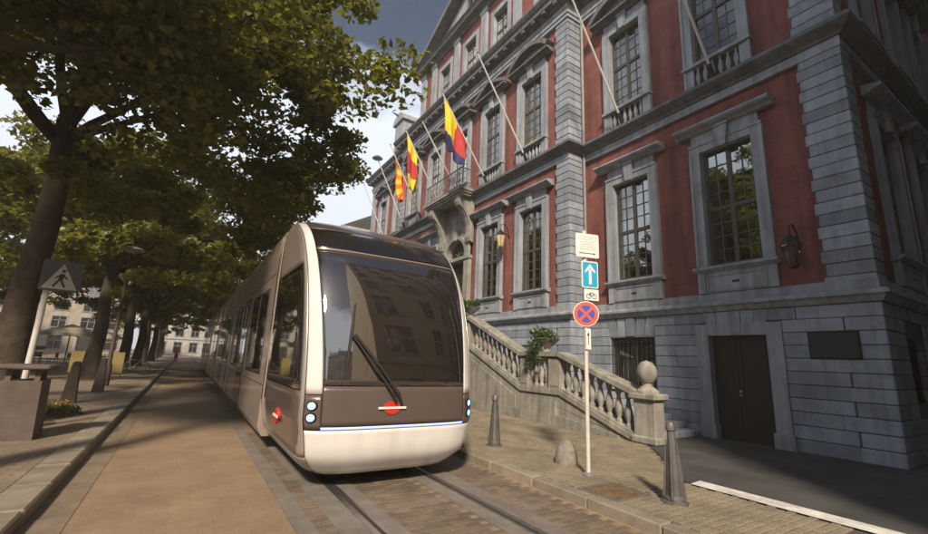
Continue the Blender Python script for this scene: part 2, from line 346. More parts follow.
# road bricks: real pavers where they can be told apart
pv = []
y = 2.2; row = 0
while y < 10.5:
    x = 1.24+(0.1 if row % 2 else 0)
    while x < 4.2:
        xc = x+0.1
        if all(abs(xc-r) > 0.30 for r in RAILX): pv.append((xc, y+0.05))
        x += 0.2
    y += 0.1; row += 1
pm = MB().cbox(-0.098, 0.098, -0.048, 0.048, -0.03, 0.0, 0.005)
psrc = None
def depth(p): return p[0]*fwd.x+p[1]*fwd.y
def inview(p):
    q = Vector((p[0], p[1], -CAM_H)); d = q.dot(fwd); return d > 0.3 and abs(q.dot(right)/d*430) < 480 and q.dot(down)/d*430 < 275
vis = sorted([p for p in pv if inview(p)], key=depth); near = set(vis[:300])
far = MB()
for p in pv:
    if not inview(p) and depth(p) < 1.5: continue
    dz = rnd.uniform(-.004, .003); rz = R(rnd.uniform(-1.2, 1.2))
    if p in near:
        if psrc is None: psrc = pm.build('paver', PAVER, road, origin=(0, 0, 0)); link(psrc, road, (p[0], p[1], dz)); psrc.rotation_euler = (0, 0, rz)
        else: inst(psrc, road, (p[0], p[1], dz), rz)
    else:
        c_, s_ = math.cos(rz), math.sin(rz); h = 0.098; k = 0.048
        vs = [(p[0]+a*c_-b*s_, p[1]+a*s_+b*c_, z) for z, e in ((-.03, 0), (dz-.005, 0), (dz, .006)) for a, b in ((-h+e, -k+e), (h-e, -k+e), (h-e, k-e), (-h+e, k-e))]
        far.add(vs, [(8, 9, 10, 11)]+[(i, (i+1) % 4, 4+(i+1) % 4, 4+i) for i in range(4)]+[(4+i, 4+(i+1) % 4, 8+(i+1) % 4, 8+i) for i in range(4)])
tag(far.build('paver_field', PAVER, road, fix=False), kind='stuff')
# setts of the right pavement, too small to pick apart
sett = MB()
def setts(x0, x1, y0, y1, s_, keep=lambda x, y: True):
    yy = y0; r_ = 0
    while yy < y1:
        xx = x0+(s_*.5 if r_ % 2 else 0)
        while xx < x1:
            if keep(xx, yy):
                h = s_*.46*rnd.uniform(.9, 1); k = s_*.46*rnd.uniform(.9, 1); dz = .1+rnd.uniform(-.006, .004); a_, b_ = xx+s_/2, yy+s_/2; e = .012
                vs = [(a_+p, b_+q, z) for z, e_ in ((.06, 0), (dz-.008, 0), (dz, e)) for p, q in ((-h+e_, -k+e_), (h-e_, -k+e_), (h-e_, k-e_), (-h+e_, k-e_))]
                sett.add(vs, [(8, 9, 10, 11)]+[(i, (i+1) % 4, 4+(i+1) % 4, 4+i) for i in range(4)]+[(4+i, 4+(i+1) % 4, 8+(i+1) % 4, 8+i) for i in range(4)])
            xx += s_
        yy += s_; r_ += 1
def asph_edge(y_): return 6.35 + max(0, y_-3.9)*1.05
setts(4.62, 8.6, 2.0, 12.6, .105, lambda x, y: x < asph_edge(y)-.1 and not (4.62 < x < 5.32 and 3.72 < y < 4.36))
tag(sett.build('sett_field', COBBLE, rp_, fix=False), kind='stuff')
# asphalt apron before the small door
ap = MB(); ap.add([(6.35, -12, .104), (11.3, -12, .104), (11.3, 8.0, .104), (asph_edge(7.2), 7.2, .104), (asph_edge(3.9), 3.9, .104), (6.35, 2.0, .104)], [(0, 1, 2, 3, 4, 5)])
tag(ap.build('asphalt_apron', ASPH, fix=False), kind='structure')
ap = MB(); ap.add([(11.3, -12, .104), (60, -12, .104), (60, 2.62, .104), (11.3, 2.62, .104)], [(0, 1, 2, 3)])
tag(ap.build('side_street', ASPH, fix=False), kind='structure')
ln = MB(); ln.add([(6.32, -6, .109), (6.60, -6, .109), (6.62, 3.84, .109), (6.31, 3.80, .109)], [(0, 1, 2, 3)])
tag(ln.build('painted_line', LINE, fix=False), 'broad white painted line on the dark asphalt apron', 'road marking')
mh = MB().cbox(4.66, 5.28, 3.76, 4.32, .05, .104, .01)
mo = mh.build('inspection_cover', mat('rusty_cover', (0.17, 0.115, 0.06), 0.8, 0.3, 8, 0.4, 60)); tag(mo, 'rusty brown square inspection cover set into the sett pavement', 'manhole cover')
cf = MB(); 
for a in (4.62, 5.28): cf.box(a, a+.035, 3.73, 4.36, .06, .107)
for b in (3.725, 4.325): cf.box(4.655, 5.28, b, b+.033, .06, .106)
cf.build('cover_frame', GREYIRON, mo)
ed = MB().box(1.17, 1.352, -45, 160, -.05, .006).build('edge_strip', CONC, road)
# tram rails
for i, X in enumerate(RAILX):
    b_ = MB().box(X-.305, X+.305, -45, 160, -.05, .006).build('tram_rail', CONC)
    tag(b_, ['grooved steel rail nearer the trees, set in a concrete strip', 'grooved steel rail nearer the city hall, set in a concrete strip'][i], 'rail')
    MB().box(X-.035, X+.03, -45, 160, 0, .014).build('rail_head', STEEL, b_)
    g = 1 if i == 0 else -1
    MB().box(min(X+.033*g, X+.075*g), max(X+.033*g, X+.075*g), -45, 160, 0, .009).build('groove', GROOVE, b_)
    MB().box(min(X+.078*g, X+.105*g), max(X+.078*g, X+.105*g), -45, 160, 0, .013).build('guard_lip', STEEL, b_)

# ------------------------------------------------------------------ the city hall
XW, XC = 11.0, 10.3
Y0, Y1, Y2, Y3 = 2.6, 9.85, 24.55, 31.8
hall = empty('city_hall', (11.5, 17.2, 0.1))
tag(hall, 'grand red brick city hall with grey stone quoins, tall windows and projecting pedimented centre', 'building')
def fx(xf): return lambda u, v, z: (xf+v, u, z)        # facade looking at the street
def fy(yf): return lambda u, v, z: (u, yf+v, z)        # side facade
BW = [5.13, 7.97]; BC = [11.85, 14.52, 17.2, 19.88, 22.55]; BL = [26.43, 29.27]
SX = [13.4, 16.2, 19.0]
GX = 0.085                                             # brick plane lies this far behind the stone plane
def hole1(c): return (c-.80, c+.80, 3.5, 7.6)
def hole2(c): return (c-.80, c+.80, 9.45, 13.2)
def wall(T, u0, u1, cs, extra=()):
    mb = MB(T); hs = [hole1(c) for c in cs]; sheet(mb, u0, u1, 3.3, 8.8, hs+list(extra)); return mb
for T, u0, u1, cs, ex in ((fx(XW+GX), Y0, Y1, BW, []), (fx(XC+GX), Y1, Y2, [BC[0], BC[1], BC[3], BC[4]], [(16.0, 18.4, 3.3, 8.8)]), (fx(XW+GX), Y2, Y3, BL, []), (fy(Y0+GX), XW, 30, SX, [])):
    mb = MB(T); sheet(mb, u0, u1, 3.3, 8.8, [hole1(c) for c in cs]+ex)
    c2 = cs if len(cs) != 4 else BC
    sheet(mb, u0, u1, 8.8, 14.6, [hole2(c) for c in c2])
    mb.build('wall', BRICK, hall, fix=False)
# returns of the projecting centre, blind sides and back
mb = MB()
for _y in (Y1+.02, Y2-.02):
    rt = MB(); rt.add([(XC+GX, _y, 0), (XW+.3, _y, 0), (XW+.3, _y, 15), (XC+GX, _y, 15)], [(0, 1, 2, 3)]); rt.build('return_wall', BRICK, hall, fix=False)
0 and mb.add([(XC+GX, Y1+.02, 0), (XW+.3, Y1+.02, 0), (XW+.3, Y1+.02, 15), (XC+GX, Y1+.02, 15)], [(0, 1, 2, 3)])
0 and mb.add([(XC+GX, Y2-.02, 0), (XW+.3, Y2-.02, 0), (XW+.3, Y2-.02, 15), (XC+GX, Y2-.02, 15)], [(0, 1, 2, 3)])
mb.add([(XW, Y3, 0), (30, Y3, 0), (30, Y3, 15), (XW, Y3, 15)], [(0, 1, 2, 3)])
mb.add([(30, Y0, 0), (30, Y3, 0), (30, Y3, 15), (30, Y0, 15)], [(0, 1, 2, 3)])
mb.build('end_wall', BRICK, hall, fix=False)
# rooms behind the glass
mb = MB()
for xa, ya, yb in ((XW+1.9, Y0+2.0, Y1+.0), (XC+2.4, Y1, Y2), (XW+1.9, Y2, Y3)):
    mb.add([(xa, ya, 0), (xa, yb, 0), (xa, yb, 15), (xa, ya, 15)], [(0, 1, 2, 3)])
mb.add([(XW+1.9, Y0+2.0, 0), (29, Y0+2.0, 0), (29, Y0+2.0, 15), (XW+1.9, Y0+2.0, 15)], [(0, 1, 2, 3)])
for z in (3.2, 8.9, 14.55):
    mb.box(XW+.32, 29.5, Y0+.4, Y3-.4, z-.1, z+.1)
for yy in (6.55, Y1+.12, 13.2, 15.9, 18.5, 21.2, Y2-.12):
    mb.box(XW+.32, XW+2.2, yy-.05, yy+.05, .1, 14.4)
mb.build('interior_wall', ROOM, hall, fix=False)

# rusticated ashlar base
mb = MB(fx(XW+.045)); sheet(mb, Y0, Y1, 0, 3.3, [(4.6, 5.9, 0, 2.52), (7.45, 8.85, 1.15, 2.53)]); sheet(mb, Y2, Y3, 0, 3.3, [])
mb.T = fx(XC+.045); sheet(mb, Y1, Y2, 0, 3.3, []); mb.T = fy(Y0+.045); sheet(mb, XW, 30, 0, 3.3, [(12.3, 13.5, 1.2, 2.5)])
mb.build('base_wall', MORTAR, hall, fix=False)
HC = 0.2727
nst = 0
def stones(T, u0, u1, z0, nrow, holes, front=0.0, back=.2, lmin=.55, lmax=1.25, name='stone', hc=HC, m=None):
    """courses of separate ashlar blocks around openings"""
    global nst
    for r in range(nrow):
        za, zb = z0+r*hc, z0+(r+1)*hc
        spans = [(u0, u1)]
        for h in holes:
            if h[2] < zb-.02 and h[3] > za+.02:
                ns = []
                for a, b in spans:
                    if h[1] <= a or h[0] >= b: ns.append((a, b)); continue
                    if h[0] > a+.05: ns.append((a, h[0]))
                    if h[1] < b-.05: ns.append((h[1], b))
                spans = ns
        for a, b in spans:
            u = a
            while u < b-.01:
                l = rnd.uniform(lmin, lmax)
                if b-(u+l) < lmin*.6: l = b-u
                mb = MB(T); f = front+rnd.uniform(-.004, .006)
                mb.cbox(u+.005, u+l-.005, f, back, za+.006, zb-.006, .013); mb.build(name, m or STONE, hall); nst += 1; u += l
stones(fx(XW), Y0+.62, Y1, .1, 11, [(4.3, 6.2, 0, 2.8), (7.4, 8.9, 1.1, 3.02), (3.0, 3.83, 2.02, 2.53)])
stones(fy(Y0), XW+.62, 15.5, .1, 11, [(12.2, 13.6, 1.1, 2.6)], lmin=.7, lmax=1.4)
stones(fx(XC), Y1+.68, 15.9, .1+5*HC, 6, [(11.2, 12.5, 1.5, 2.3)], lmin=.7, lmax=1.4)
# corner quoins: one block for each course
def quoins(x0, x1, y0, y1, z0, n, m=STONE, hc=HC):
    for r in range(n):
        d = .0 if r % 2 else .05
        mb = MB().cbox(x0+rnd.uniform(-.004, .004), x1+d, y0+rnd.uniform(-.003, .003), y1+d, z0+r*hc+.006, z0+(r+1)*hc-.006, .016); mb.build('quoin_stone', m, hall)
quoins(XW, XW+.6, Y0, Y0+.60, .1, 11)
quoins(XW, XW+.55, Y0, Y0+.78, 3.40, 20, hc=.268)
quoins(XW, XW+.55, Y0, Y0+.78, 9.36, 18, hc=.288)
quoins(XC, XC+.8, Y1, Y1+.62, .1, 11)
quoins(XC, XC+.8, Y1, Y1+.62, 3.40, 20, hc=.268)
quoins(XC, XC+.8, Y1, Y1+.62, 9.36, 18, hc=.288)
quoins(XC, XC+.8, Y2-.62, Y2, 3.40, 20, hc=.268)
quoins(XC, XC+.8, Y2-.62, Y2, 9.36, 18, hc=.288)
mb = MB(); mb.cbox(XW, XW+.6, Y3-.8, Y3, .1, 14.5, .02); mb.build('corner_pier', STONE2, hall)
# string courses and cornice, swept round the whole front
PATH = [(30, Y0), (XW, Y0), (XW, Y1), (XC, Y1), (XC, Y2), (XW, Y2), (XW, Y3), (30, Y3)]
def course(name, prof, m): return MB().sweep(PATH, prof).build(name, m, hall)
course('string_course', [(-.25, 3.11), (.03, 3.11), (.06, 3.15), (.10, 3.22), (.17, 3.25), (.17, 3.31), (.12, 3.345), (.02, 3.37), (-.25, 3.37)], STONE2)
course('plinth_band', [(-.25, 3.372), (.012, 3.372), (.012, 3.56), (-.04, 3.58), (-.25, 3.58)], STONE2)
course('frieze_band', [(-.25, 8.70), (.02, 8.70), (.02, 8.93), (-.25, 8.93)], STONE2)
course('balcony_course', [(-.25, 8.935), (.06, 8.935), (.10, 8.99), (.17, 9.03), (.27, 9.10), (.32, 9.14), (.32, 9.21), (.26, 9.25), (.26, 9.28), (.03, 9.34), (-.25, 9.34)], DARKSTONE)
course('architrave', [(-.25, 14.45), (.05, 14.45), (.05, 14.58), (.09, 14.60), (.09, 14.72), (.14, 14.78), (-.25, 14.78)], STONE2)
course('eaves_cornice', [(-.25, 15.06), (.10, 15.06), (.16, 15.14), (.40, 15.20), (.41, 15.38), (.48, 15.43), (.56, 15.56), (.56, 15.64), (-.25, 15.80)], DARKSTONE)
course('cornice_frieze', [(-.25, 14.782), (.04, 14.782), (.04, 15.058), (-.25, 15.058)], STONE2)
mo_ = None
def modil(x, y, horizontal):
    global mo_
    if mo_ is None: mo_ = MB().cbox(-.13, .13, -.09, .09, 0, .13, .015).build('modillion', DARKSTONE, hall, origin=(0, 0, 0)); link(mo_, hall, (x, y, 15.065)); return
    inst(mo_, hall, (x, y, 15.065), R(90) if horizontal else 0)
yy = Y0+.3
while yy < Y1: modil(XW-.255, yy, False); yy += .62
yy = Y1+.3
while yy < Y2: modil(XC-.255, yy, False); yy += .62
yy = Y2+.3
while yy < Y3: modil(XW-.255, yy, False); yy += .62
xx = XW+.3
while xx < 22: modil(xx, Y0-.255, True); xx += .62

# windows -------------------------------------------------------------
PANE = {}
def pane(parent, T, rz, u0, u1, z0, z1, v):
    w_, h_ = round(u1-u0, 3), round(z1-z0, 3); p = T((u0+u1)/2, v, z0)
    key = (w_, h_)
    if key not in PANE:
        PANE[key] = MB().box(-w_/2, w_/2, -.002, .002, 0, h_).build('pane', GLASS, parent, origin=(0, 0, 0)); o = PANE[key]; link(o, parent, p)
    else: o = inst(PANE[key], parent, p)
    o.rotation_euler = (R(rnd.uniform(-.45, .45)), 0, rz+R(rnd.uniform(-.5, .5)))
    return o
def glazing(win, T, rz, c, hw, z0, z1, tr, rows_lo, rows_hi, split, v=.20, m=FRAME):
    """wooden cross window: frame, mullion, transom, thin bars, panes"""
    mb = MB(T); fr = .065
    mb.box(c-hw, c-hw+fr, v-.03, v+.05, z0, z1); mb.box(c+hw-fr, c+hw, v-.03, v+.05, z0, z1)
    mb.box(c-hw+fr, c+hw-fr, v-.03, v+.05, z0, z0+.08); mb.box(c-hw+fr, c+hw-fr, v-.03, v+.05, z1-.07, z1)
    mb.box(c-.05, c+.05, v-.035, v+.045, z0+.08, z1-.07); mb.box(c-hw+fr, c-.05, v-.04, v+.04, tr-.05, tr+.05); mb.box(c+.05, c+hw-fr, v-.04, v+.04, tr-.05, tr+.05)
    cells = []
    for ua, ub in ((c-hw+fr, c-.05), (c+.05, c+hw-fr)):
        mid = (ua+ub)/2; bw = .015
        for za, zb, n in ((z0+.08, tr-.05, rows_lo), (tr+.05, z1-.07, rows_hi)):
            mb.box(mid-bw, mid+bw, v-.012, v+.018, za, zb)
            for k in range(1, n):
                zz = za+(zb-za)*k/n
                mb.box(ua, mid-bw, v-.012, v+.018, zz-bw, zz+bw); mb.box(mid+bw, ub, v-.012, v+.018, zz-bw, zz+bw)
            for k in range(n):
                zc0 = za+(zb-za)*k/n+(bw if k else 0); zc1 = za+(zb-za)*(k+1)/n-(bw if k < n-1 else 0)
                cells.append((ua, mid-bw, zc0, zc1)); cells.append((mid+bw, ub, zc0, zc1))
    mb.build('window_frame', m, win)
    if split:
        for a, b, z_a, z_b in cells: pane(win, T, rz, a-.004, b+.004, z_a-.004, z_b+.004, v+.004)
    else:
        g = MB(T)
        for a, b, z_a, z_b in cells:
            g.m = 0; t1, t2 = rnd.uniform(-.003, .003), rnd.uniform(-.003, .003)
            g.add([(a, v+t1, z_a), (b, v-t1, z_a), (b, v+t2, z_b), (a, v-t2, z_b)], [(0, 1, 2, 3)])
        g.build('glazing', GLASS, win, fix=False)
def curtains(win, T, c, hw, z0, z1, v=.42, wid=.3):
    mb = MB(T)
    for s_ in (-1, 1):
        pts = []
        for k in range(15):
            u = c+s_*(hw+.05-(wid+.05)*k/14); pts.append((u, v+.045*math.sin(k*1.9+c)))
        vs = [(u, a, z0) for u, a in pts]+[(u, a, z1) for u, a in pts]; n = len(pts)
        mb.add(vs, [(i, i+1, n+i+1, n+i) for i in range(n-1)])
    mb.build('curtain', CURTAIN, win, fix=False, smooth=80)
def keystone(win, T, c, z0, z1, f):
    mb = MB(T); mb.prism([(c-.10, z0), (c+.10, z0), (c+.17, z1), (c-.17, z1)], f, .02, 'y'); mb.box(c-.19, c+.19, f-.03, .0, z1, z1+.06); mb.build('keystone', STONE2, win)
def win_first(T, rz, c, split=True, cur=True):
    """piano nobile window: hood, keystone, sill and apron panel"""
    mb = MB(T); hw = .635; f = -.03
    for s_ in (-1, 1):
        a, b = sorted((c+s_*hw, c+s_*(hw+.27))); mb.box(a, b, f, .30, 4.27, 7.42)
        a, b = sorted((c+s_*(hw+.20), c+s_*(hw+.272))); mb.box(a, b, f-.025, f, 4.27, 7.42)
    mb.box(c-hw-.27, c+hw+.27, f, .30, 7.42, 7.68); mb.box(c-hw-.272, c+hw+.272, f-.025, f, 7.61, 7.682)
    mb.box(c-hw-.20, c+hw+.20, f+.02, .12, 7.682, 7.97)
    win = mb.build('window', STONE2, hall)
    mb = MB(T); mb.prism([(.0, 7.95), (-.12, 7.99), (-.20, 8.05), (-.30, 8.08), (-.30, 8.14), (.0, 8.20)], c-1.22, c+1.22, 'x') if False else None
    hd = MB(lambda a, b, z: T(a, b, z)); hd.prism([(.06, 7.97), (-.08, 7.97), (-.13, 8.02), (-.26, 8.06), (-.30, 8.10), (-.30, 8.15), (.06, 8.21)], c-1.2, c+1.2, 'x')
    hd.build('hood', STONE2, win)
    keystone(win, T, c, 7.38, 7.93, f-.09)
    sl = MB(T); sl.prism([(.30, 4.12), (-.06, 4.12), (-.10, 4.16), (-.15, 4.18), (-.15, 4.24), (.30, 4.27)], c-hw-.34, c+hw+.34, 'x'); sl.build('sill', STONE2, win)
    apn = MB(T); apn.box(c-hw-.27, c+hw+.27, f+.01, .2, 3.582, 4.12)
    for a, b, z_a, z_b in ((c-hw-.05, c+hw+.05, 4.0, 4.04), (c-hw-.05, c+hw+.05, 3.62, 3.66), (c-hw-.05, c-hw-.01, 3.66, 4.0), (c+hw+.01, c+hw+.05, 3.66, 4.0)): apn.box(a, b, f-.012, f+.01, z_a, z_b)
    for s_ in (-1, 1): a, b = sorted((c+s_*(hw+.08), c+s_*(hw+.27))); apn.box(a, b, f-.015, f+.01, 3.582, 4.11)
    apn.build('apron', STONE2, win)
    vt = MB(T); vt.box(c-.08, c+.08, f-.004, f+.02, 3.80, 3.85); vt.build('vent_slot', BLACK, win)
    glazing(win, T, rz, c, hw, 4.27, 7.42, 5.80, 4, 4, split)
    if cur: curtains(win, T, c, hw, 4.3, 7.4)
    return win
BAL_PROF = [(.055, 0), (.055, .04), (.035, .06), (.06, .17), (.066, .24), (.038, .40), (.03, .48), (.05, .51), (.05, .55)]
bal0 = None
def win_second(T, rz, c, hood='seg', split=True):
    mb = MB(T); hw = .60; f = -.03; zt = 13.0
    for s_ in (-1, 1):
        a, b = sorted((c+s_*hw, c+s_*(hw+.27))); mb.box(a, b, f, .30, 9.36, zt)
        a, b = sorted((c+s_*(hw+.20), c+s_*(hw+.272))); mb.box(a, b, f-.025, f, 9.36, zt)
    mb.box(c-hw-.27, c+hw+.27, f, .30, zt, zt+.26); mb.box(c-hw-.20, c+hw+.20, f+.02, .12, zt+.262, zt+.5)
    win = mb.build('window', STONE2, hall)
    h = MB(T); zb = zt+.5
    h.prism([(.06, zb), (-.10, zb), (-.16, zb+.05), (-.32, zb+.08), (-.32, zb+.15), (.06, zb+.18)], c-1.2, c+1.2, 'x')
    if hood == 'seg':
        n = 14; rr = 1.45; cz = zb+.18-1.0
        for k in range(n):
            a0 = R(42+96*k/n); a1 = R(42+96*(k+1)/n)
            q = [(c+r_*math.cos(a), cz+r_*math.sin(a)) for r_, a in ((rr+.08, a0), (rr+.26, a0), (rr+.26, a1), (rr+.08, a1))]
            h.prism(q, -.32, .06, 'y')
        h.prism([(c+(rr+.07)*math.cos(R(42+96*k/n)), cz+(rr+.07)*math.sin(R(42+96*k/n))) for k in range(n+1)], -.06, .05, 'y')
    elif hood == 'tri':
        for s_ in (-1, 1): h.prism([(c+s_*1.22, zb+.16), (c+s_*1.22, zb+.32), (c, zb+.86), (c, zb+.68)], -.32, .06, 'y')
        h.prism([(c-1.1, zb+.18), (c+1.1, zb+.18), (c, zb+.68)], -.06, .05, 'y')
    h.build('pediment' if hood else 'hood', DARKSTONE, win)
    keystone(win, T, c, zt-.04, zt+.44, f-.09)
    glazing(win, T, rz, c, hw, 10.08, zt, 11.7, 4, 3, split)
    # balustrade below the sill
    sl = MB(T); sl.box(c-hw-.3, c+hw+.3, -.12, .28, 9.99, 10.08); sl.build('sill', STONE2, win)
    bk = MB(T); bk.box(c-hw, c+hw, .10, .28, 9.36, 9.99); bk.build('apron', ROOM, win)  # solid panel coloured dark for the shaded opening behind the balusters
    bt = MB(T); bt.box(c-hw, c+hw, -.02, .10, 9.345, 9.43); bt.build('baluster_base', STONE2, win)
    for k in range(6):
        u = c-hw+.10+k*(2*hw-.2)/5; p = T(u, .035, 9.43)
        global bal0
        if bal0 is None: bal0 = MB().lathe(BAL_PROF, 0, 0, 6).build('baluster', STONE2, win, origin=(0, 0, 0), smooth=50); link(bal0, win, p)
        else: inst(bal0, win, p)
    return win
RZ = R(90)
for c in BW: win_first(fx(XW), RZ, c)
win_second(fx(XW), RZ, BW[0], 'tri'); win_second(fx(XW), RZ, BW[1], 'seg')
for c in (BC[0], BC[1]): win_first(fx(XC), RZ, c)
for c in (BC[3], BC[4]): win_first(fx(XC), RZ, c, False, False)
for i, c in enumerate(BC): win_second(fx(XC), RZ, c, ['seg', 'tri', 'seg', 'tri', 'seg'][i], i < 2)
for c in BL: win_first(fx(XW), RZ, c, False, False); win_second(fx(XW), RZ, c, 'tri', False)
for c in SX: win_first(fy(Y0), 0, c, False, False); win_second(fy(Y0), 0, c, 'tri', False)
# quoin-wide stone strips left by the frieze: brick margins are the wall itself
# small door with stone frame
T = fx(XW)
d = MB(T)
for a, b in ((4.29, 4.6), (5.9, 6.21)): d.box(a, b, -.035, .3, .1, 2.52)
d.box(4.29, 6.21, -.035, .3, 2.52, 2.80); d.box(4.25, 4.64, -.07, .3, .1, .42); d.box(5.86, 6.25, -.07, .3, .1, .42)
ds = d.build('door_surround', STONE2, hall)
for k in range(5):
    a = 4.62+k*.256; q = MB(T); e = (k-2)*.05
    q.prism([(a+.006, 2.53), (a+.250, 2.53), (a+.250+e*.8+.02, 3.09), (a+.006+e*.8-.02, 3.09)], -.02 if k != 2 else -.05, .2, 'y'); q.build('voussoir', STONE, hall)
dm = MB(T)
for a, b in ((4.61, 5.245), (5.255, 5.89)):
    dm.box(a, b, .16, .22, .11, 2.51)
    for z_a, z_b in ((.3, .95), (1.1, 2.35)): dm.box(a+.1, b-.1, .148, .16, z_a, z_b)
dd = dm.build('door', OAK, hall)
MB(T).box(5.28, 5.34, .09, .16, 1.12, 1.16).build('handle', GOLD, dd); MB(T).lathe([(.03, 0), (.035, .03), (.02, .06)], 5.31, .125, 8, 1.2).build('handle', GOLD, dd)
# barred cellar window
gw = MB(T)
gw.box(7.45, 7.50, .18, .24, 1.15, 2.53); gw.box(8.80, 8.85, .18, .24, 1.15, 2.53); gw.box(7.5, 8.8, .18, .24, 1.15, 1.2); gw.box(7.5, 8.8, .18, .24, 2.47, 2.53); gw.box(8.12, 8.18, .18, .24, 1.2, 2.47)
gwo = gw.build('cellar_window', FRAME, hall)
g = MB(T); g.add([(7.48, .21, 1.18), (8.82, .21, 1.18), (8.82, .21, 2.5), (7.48, .21, 2.5)], [(0, 1, 2, 3)]); g.build('glazing', GLASS, gwo, fix=False)
curtains(gwo, T, 8.15, .68, 1.2, 1.9, .5, .5)
for k in range(9):
    u = 7.52+k*1.26/8; MB(T).box(u-.012, u+.012, .05, .074, 1.12, 2.56).build('bar', IRON, gwo)
for z in (1.3, 2.38): MB(T).box(7.42, 8.88, .046, .05, z, z+.03).build('cross_bar', IRON, gwo)
MB(T).box(7.38, 8.92, -.05, .3, 1.02, 1.1).build('sill', STONE2, gwo)
q = MB(T); q.box(7.38, 8.92, 0.0, .3, 2.535, 2.56); q.build('lintel', STONE2, gwo)
for k in range(5):
    a = 7.42+k*.295; e = (k-2)*.045
    q = MB(T); q.prism([(a+.006, 2.565), (a+.288, 2.565), (a+.288+e, 3.09), (a+.006+e, 3.09)], -.01 if k != 2 else -.04, .2, 'y'); q.build('voussoir', STONE, hall)
# plaque
pq = MB(T).cbox(2.995, 3.835, -.03, .1, 2.0, 2.55, .015).build('plaque', BRONZE, hall)
MB(T).box(3.04, 3.79, -.042, -.03, 2.04, 2.51).build('plaque_field', BLACK, pq)
# downpipe in the corner
MB().tube([(XW-.06, Y1-.10, .1), (XW-.06, Y1-.10, 14.4)], .05, 8).build('downpipe', ZINC, hall)
# portal below the balcony
T = fx(XC); p_ = MB(T)
p_.box(15.95, 16.35, -.10, .3, 2.3, 7.35); p_.box(18.05, 18.45, -.10, .3, 2.3, 7.35); p_.box(15.9, 18.5, -.16, .3, 6.2, 6.36)
n = 16; cz = 6.45; rr = .86
arch = [(17.2+rr*math.cos(math.pi*k/n), cz+rr*math.sin(math.pi*k/n)) for k in range(n+1)]
for k in range(n):
    (a, b), (c_, d_) = arch[k], arch[k+1]; p_.add([(a, .0, b), (c_, .0, d_), (c_, .0, 8.9), (a, .0, 8.9)], [(0, 1, 2, 3)]); p_.add([(a, .0, b), (c_, .0, d_), (c_, .35, d_), (a, .35, b)], [(0, 1, 2, 3)])
    ra = 1.0; a2 = math.pi*k/n; a3 = math.pi*(k+1)/n
    p_.prism([(17.2+r_*math.cos(t), cz+r_*math.sin(t)) for r_, t in ((rr, a2), (rr+.16, a2), (rr+.16, a3), (rr, a3))], -.09, .0, 'y')
p_.box(15.95, 16.34, .0, .3, 6.36, 8.9); p_.box(18.06, 18.45, .0, .3, 6.36, 8.9)
po = p_.build('portal', STONE3, hall)
keystone(po, T, 17.2, 7.25, 7.75, -.16)
dp = MB(T); dp.box(16.35, 18.05, .28, .34, 2.3, 6.2); dp.box(16.4, 17.16, .24, .28, 2.5, 6.0); dp.box(17.24, 18.0, .24, .28, 2.5, 6.0); dp.build('door', OAK, hall)
tg = MB(T); tg.prism(arch, .30, .34, 'y'); tgo = tg.build('tympanum', OAK, po)
sm = MB(T)
for k in range(1, 6): t = math.pi*k/6; sm.tube([(17.2+.2*math.cos(t), .27, cz+.2*math.sin(t)), (17.2+.8*math.cos(t), .27, cz+.8*math.sin(t))], .02, 6)
sm.tube([(17.2+.3*math.cos(t), .27, cz+.3*math.sin(t)) for t in [math.pi*k/8 for k in range(9)]], .025, 6); sm.build('fan_grille', GREYIRON, po)
# balcony with scrolled consoles and iron railing
bb = MB().sweep([(XC+.1, 15.55), (9.42, 15.55), (9.42, 18.85), (XC+.1, 18.85)], [(-.9, 8.98), (.0, 8.98), (.06, 9.03), (.12, 9.10), (.16, 9.16), (.16, 9.26), (-.9, 9.26)], True)
bb = MB(); bb.box(9.42, XC-.33, 15.55, 18.85, 8.98, 9.08); bb.box(9.34, XC-.33, 15.47, 18.93, 9.08, 9.17); bb.box(9.28, XC-.325, 15.41, 18.99, 9.17, 9.30)
bo = bb.build('balcony', STONE3, hall)
for yc in (15.95, 18.45):
    prof = [(XC, 6.9), (XC-.16, 6.95), (XC-.22, 7.15), (XC-.18, 7.4), (XC-.22, 7.7), (XC-.36, 8.05), (XC-.58, 8.38), (XC-.80, 8.55), (XC-.88, 8.7), (XC-.84, 8.98), (XC, 8.98)]
    c_ = MB(); c_.prism(prof, yc-.20, yc+.20, 'y'); co = c_.build('console', STONE3, bo)
    c2 = MB(); c2.prism([(a-.03, b) for a, b in prof[1:-1]]+[(XC-.3, 8.9), (XC-.1, 7.2)], yc-.09, yc+.09, 'y'); c2.build('console_rib', STONE3, bo)
rl = MB(); pts = [(XC-.35, 15.5), (9.38, 15.5), (9.38, 18.9), (XC-.35, 18.9)]
rl.tube([(a, b, 10.22) for a, b in pts], .03, 6); rl.tube([(a, b, 9.40) for a, b in pts], .018, 6); rl.build('railing', GREYIRON, bo)
b0 = None
def rbar(x, y):
    global b0
    pts = [(x, y, 9.3), (x, y, 10.2)]
    if b0 is None: b0 = MB().tube([(0, 0, 0), (0, 0, .92)], .012, 5).build('railing_bar', GREYIRON, bo, origin=(0, 0, 0)); link(b0, bo, (x, y, 9.3))
    else: inst(b0, bo, (x, y, 9.3))
for k in range(7): rbar(9.38+k*.085, 15.5); rbar(9.38+k*.085, 18.9)
for k in range(1, 31): rbar(9.38, 15.5+k*3.4/31)
sr = MB()
for k in range(11):
    yc = 15.7+k*.3; sr.tube([(9.37, yc+.1*math.cos(t), 9.8+.22*math.sin(t)) for t in [2*math.pi*j/10 for j in range(11)]], .012, 5)
sr.build('railing_scroll', GREYIRON, bo)
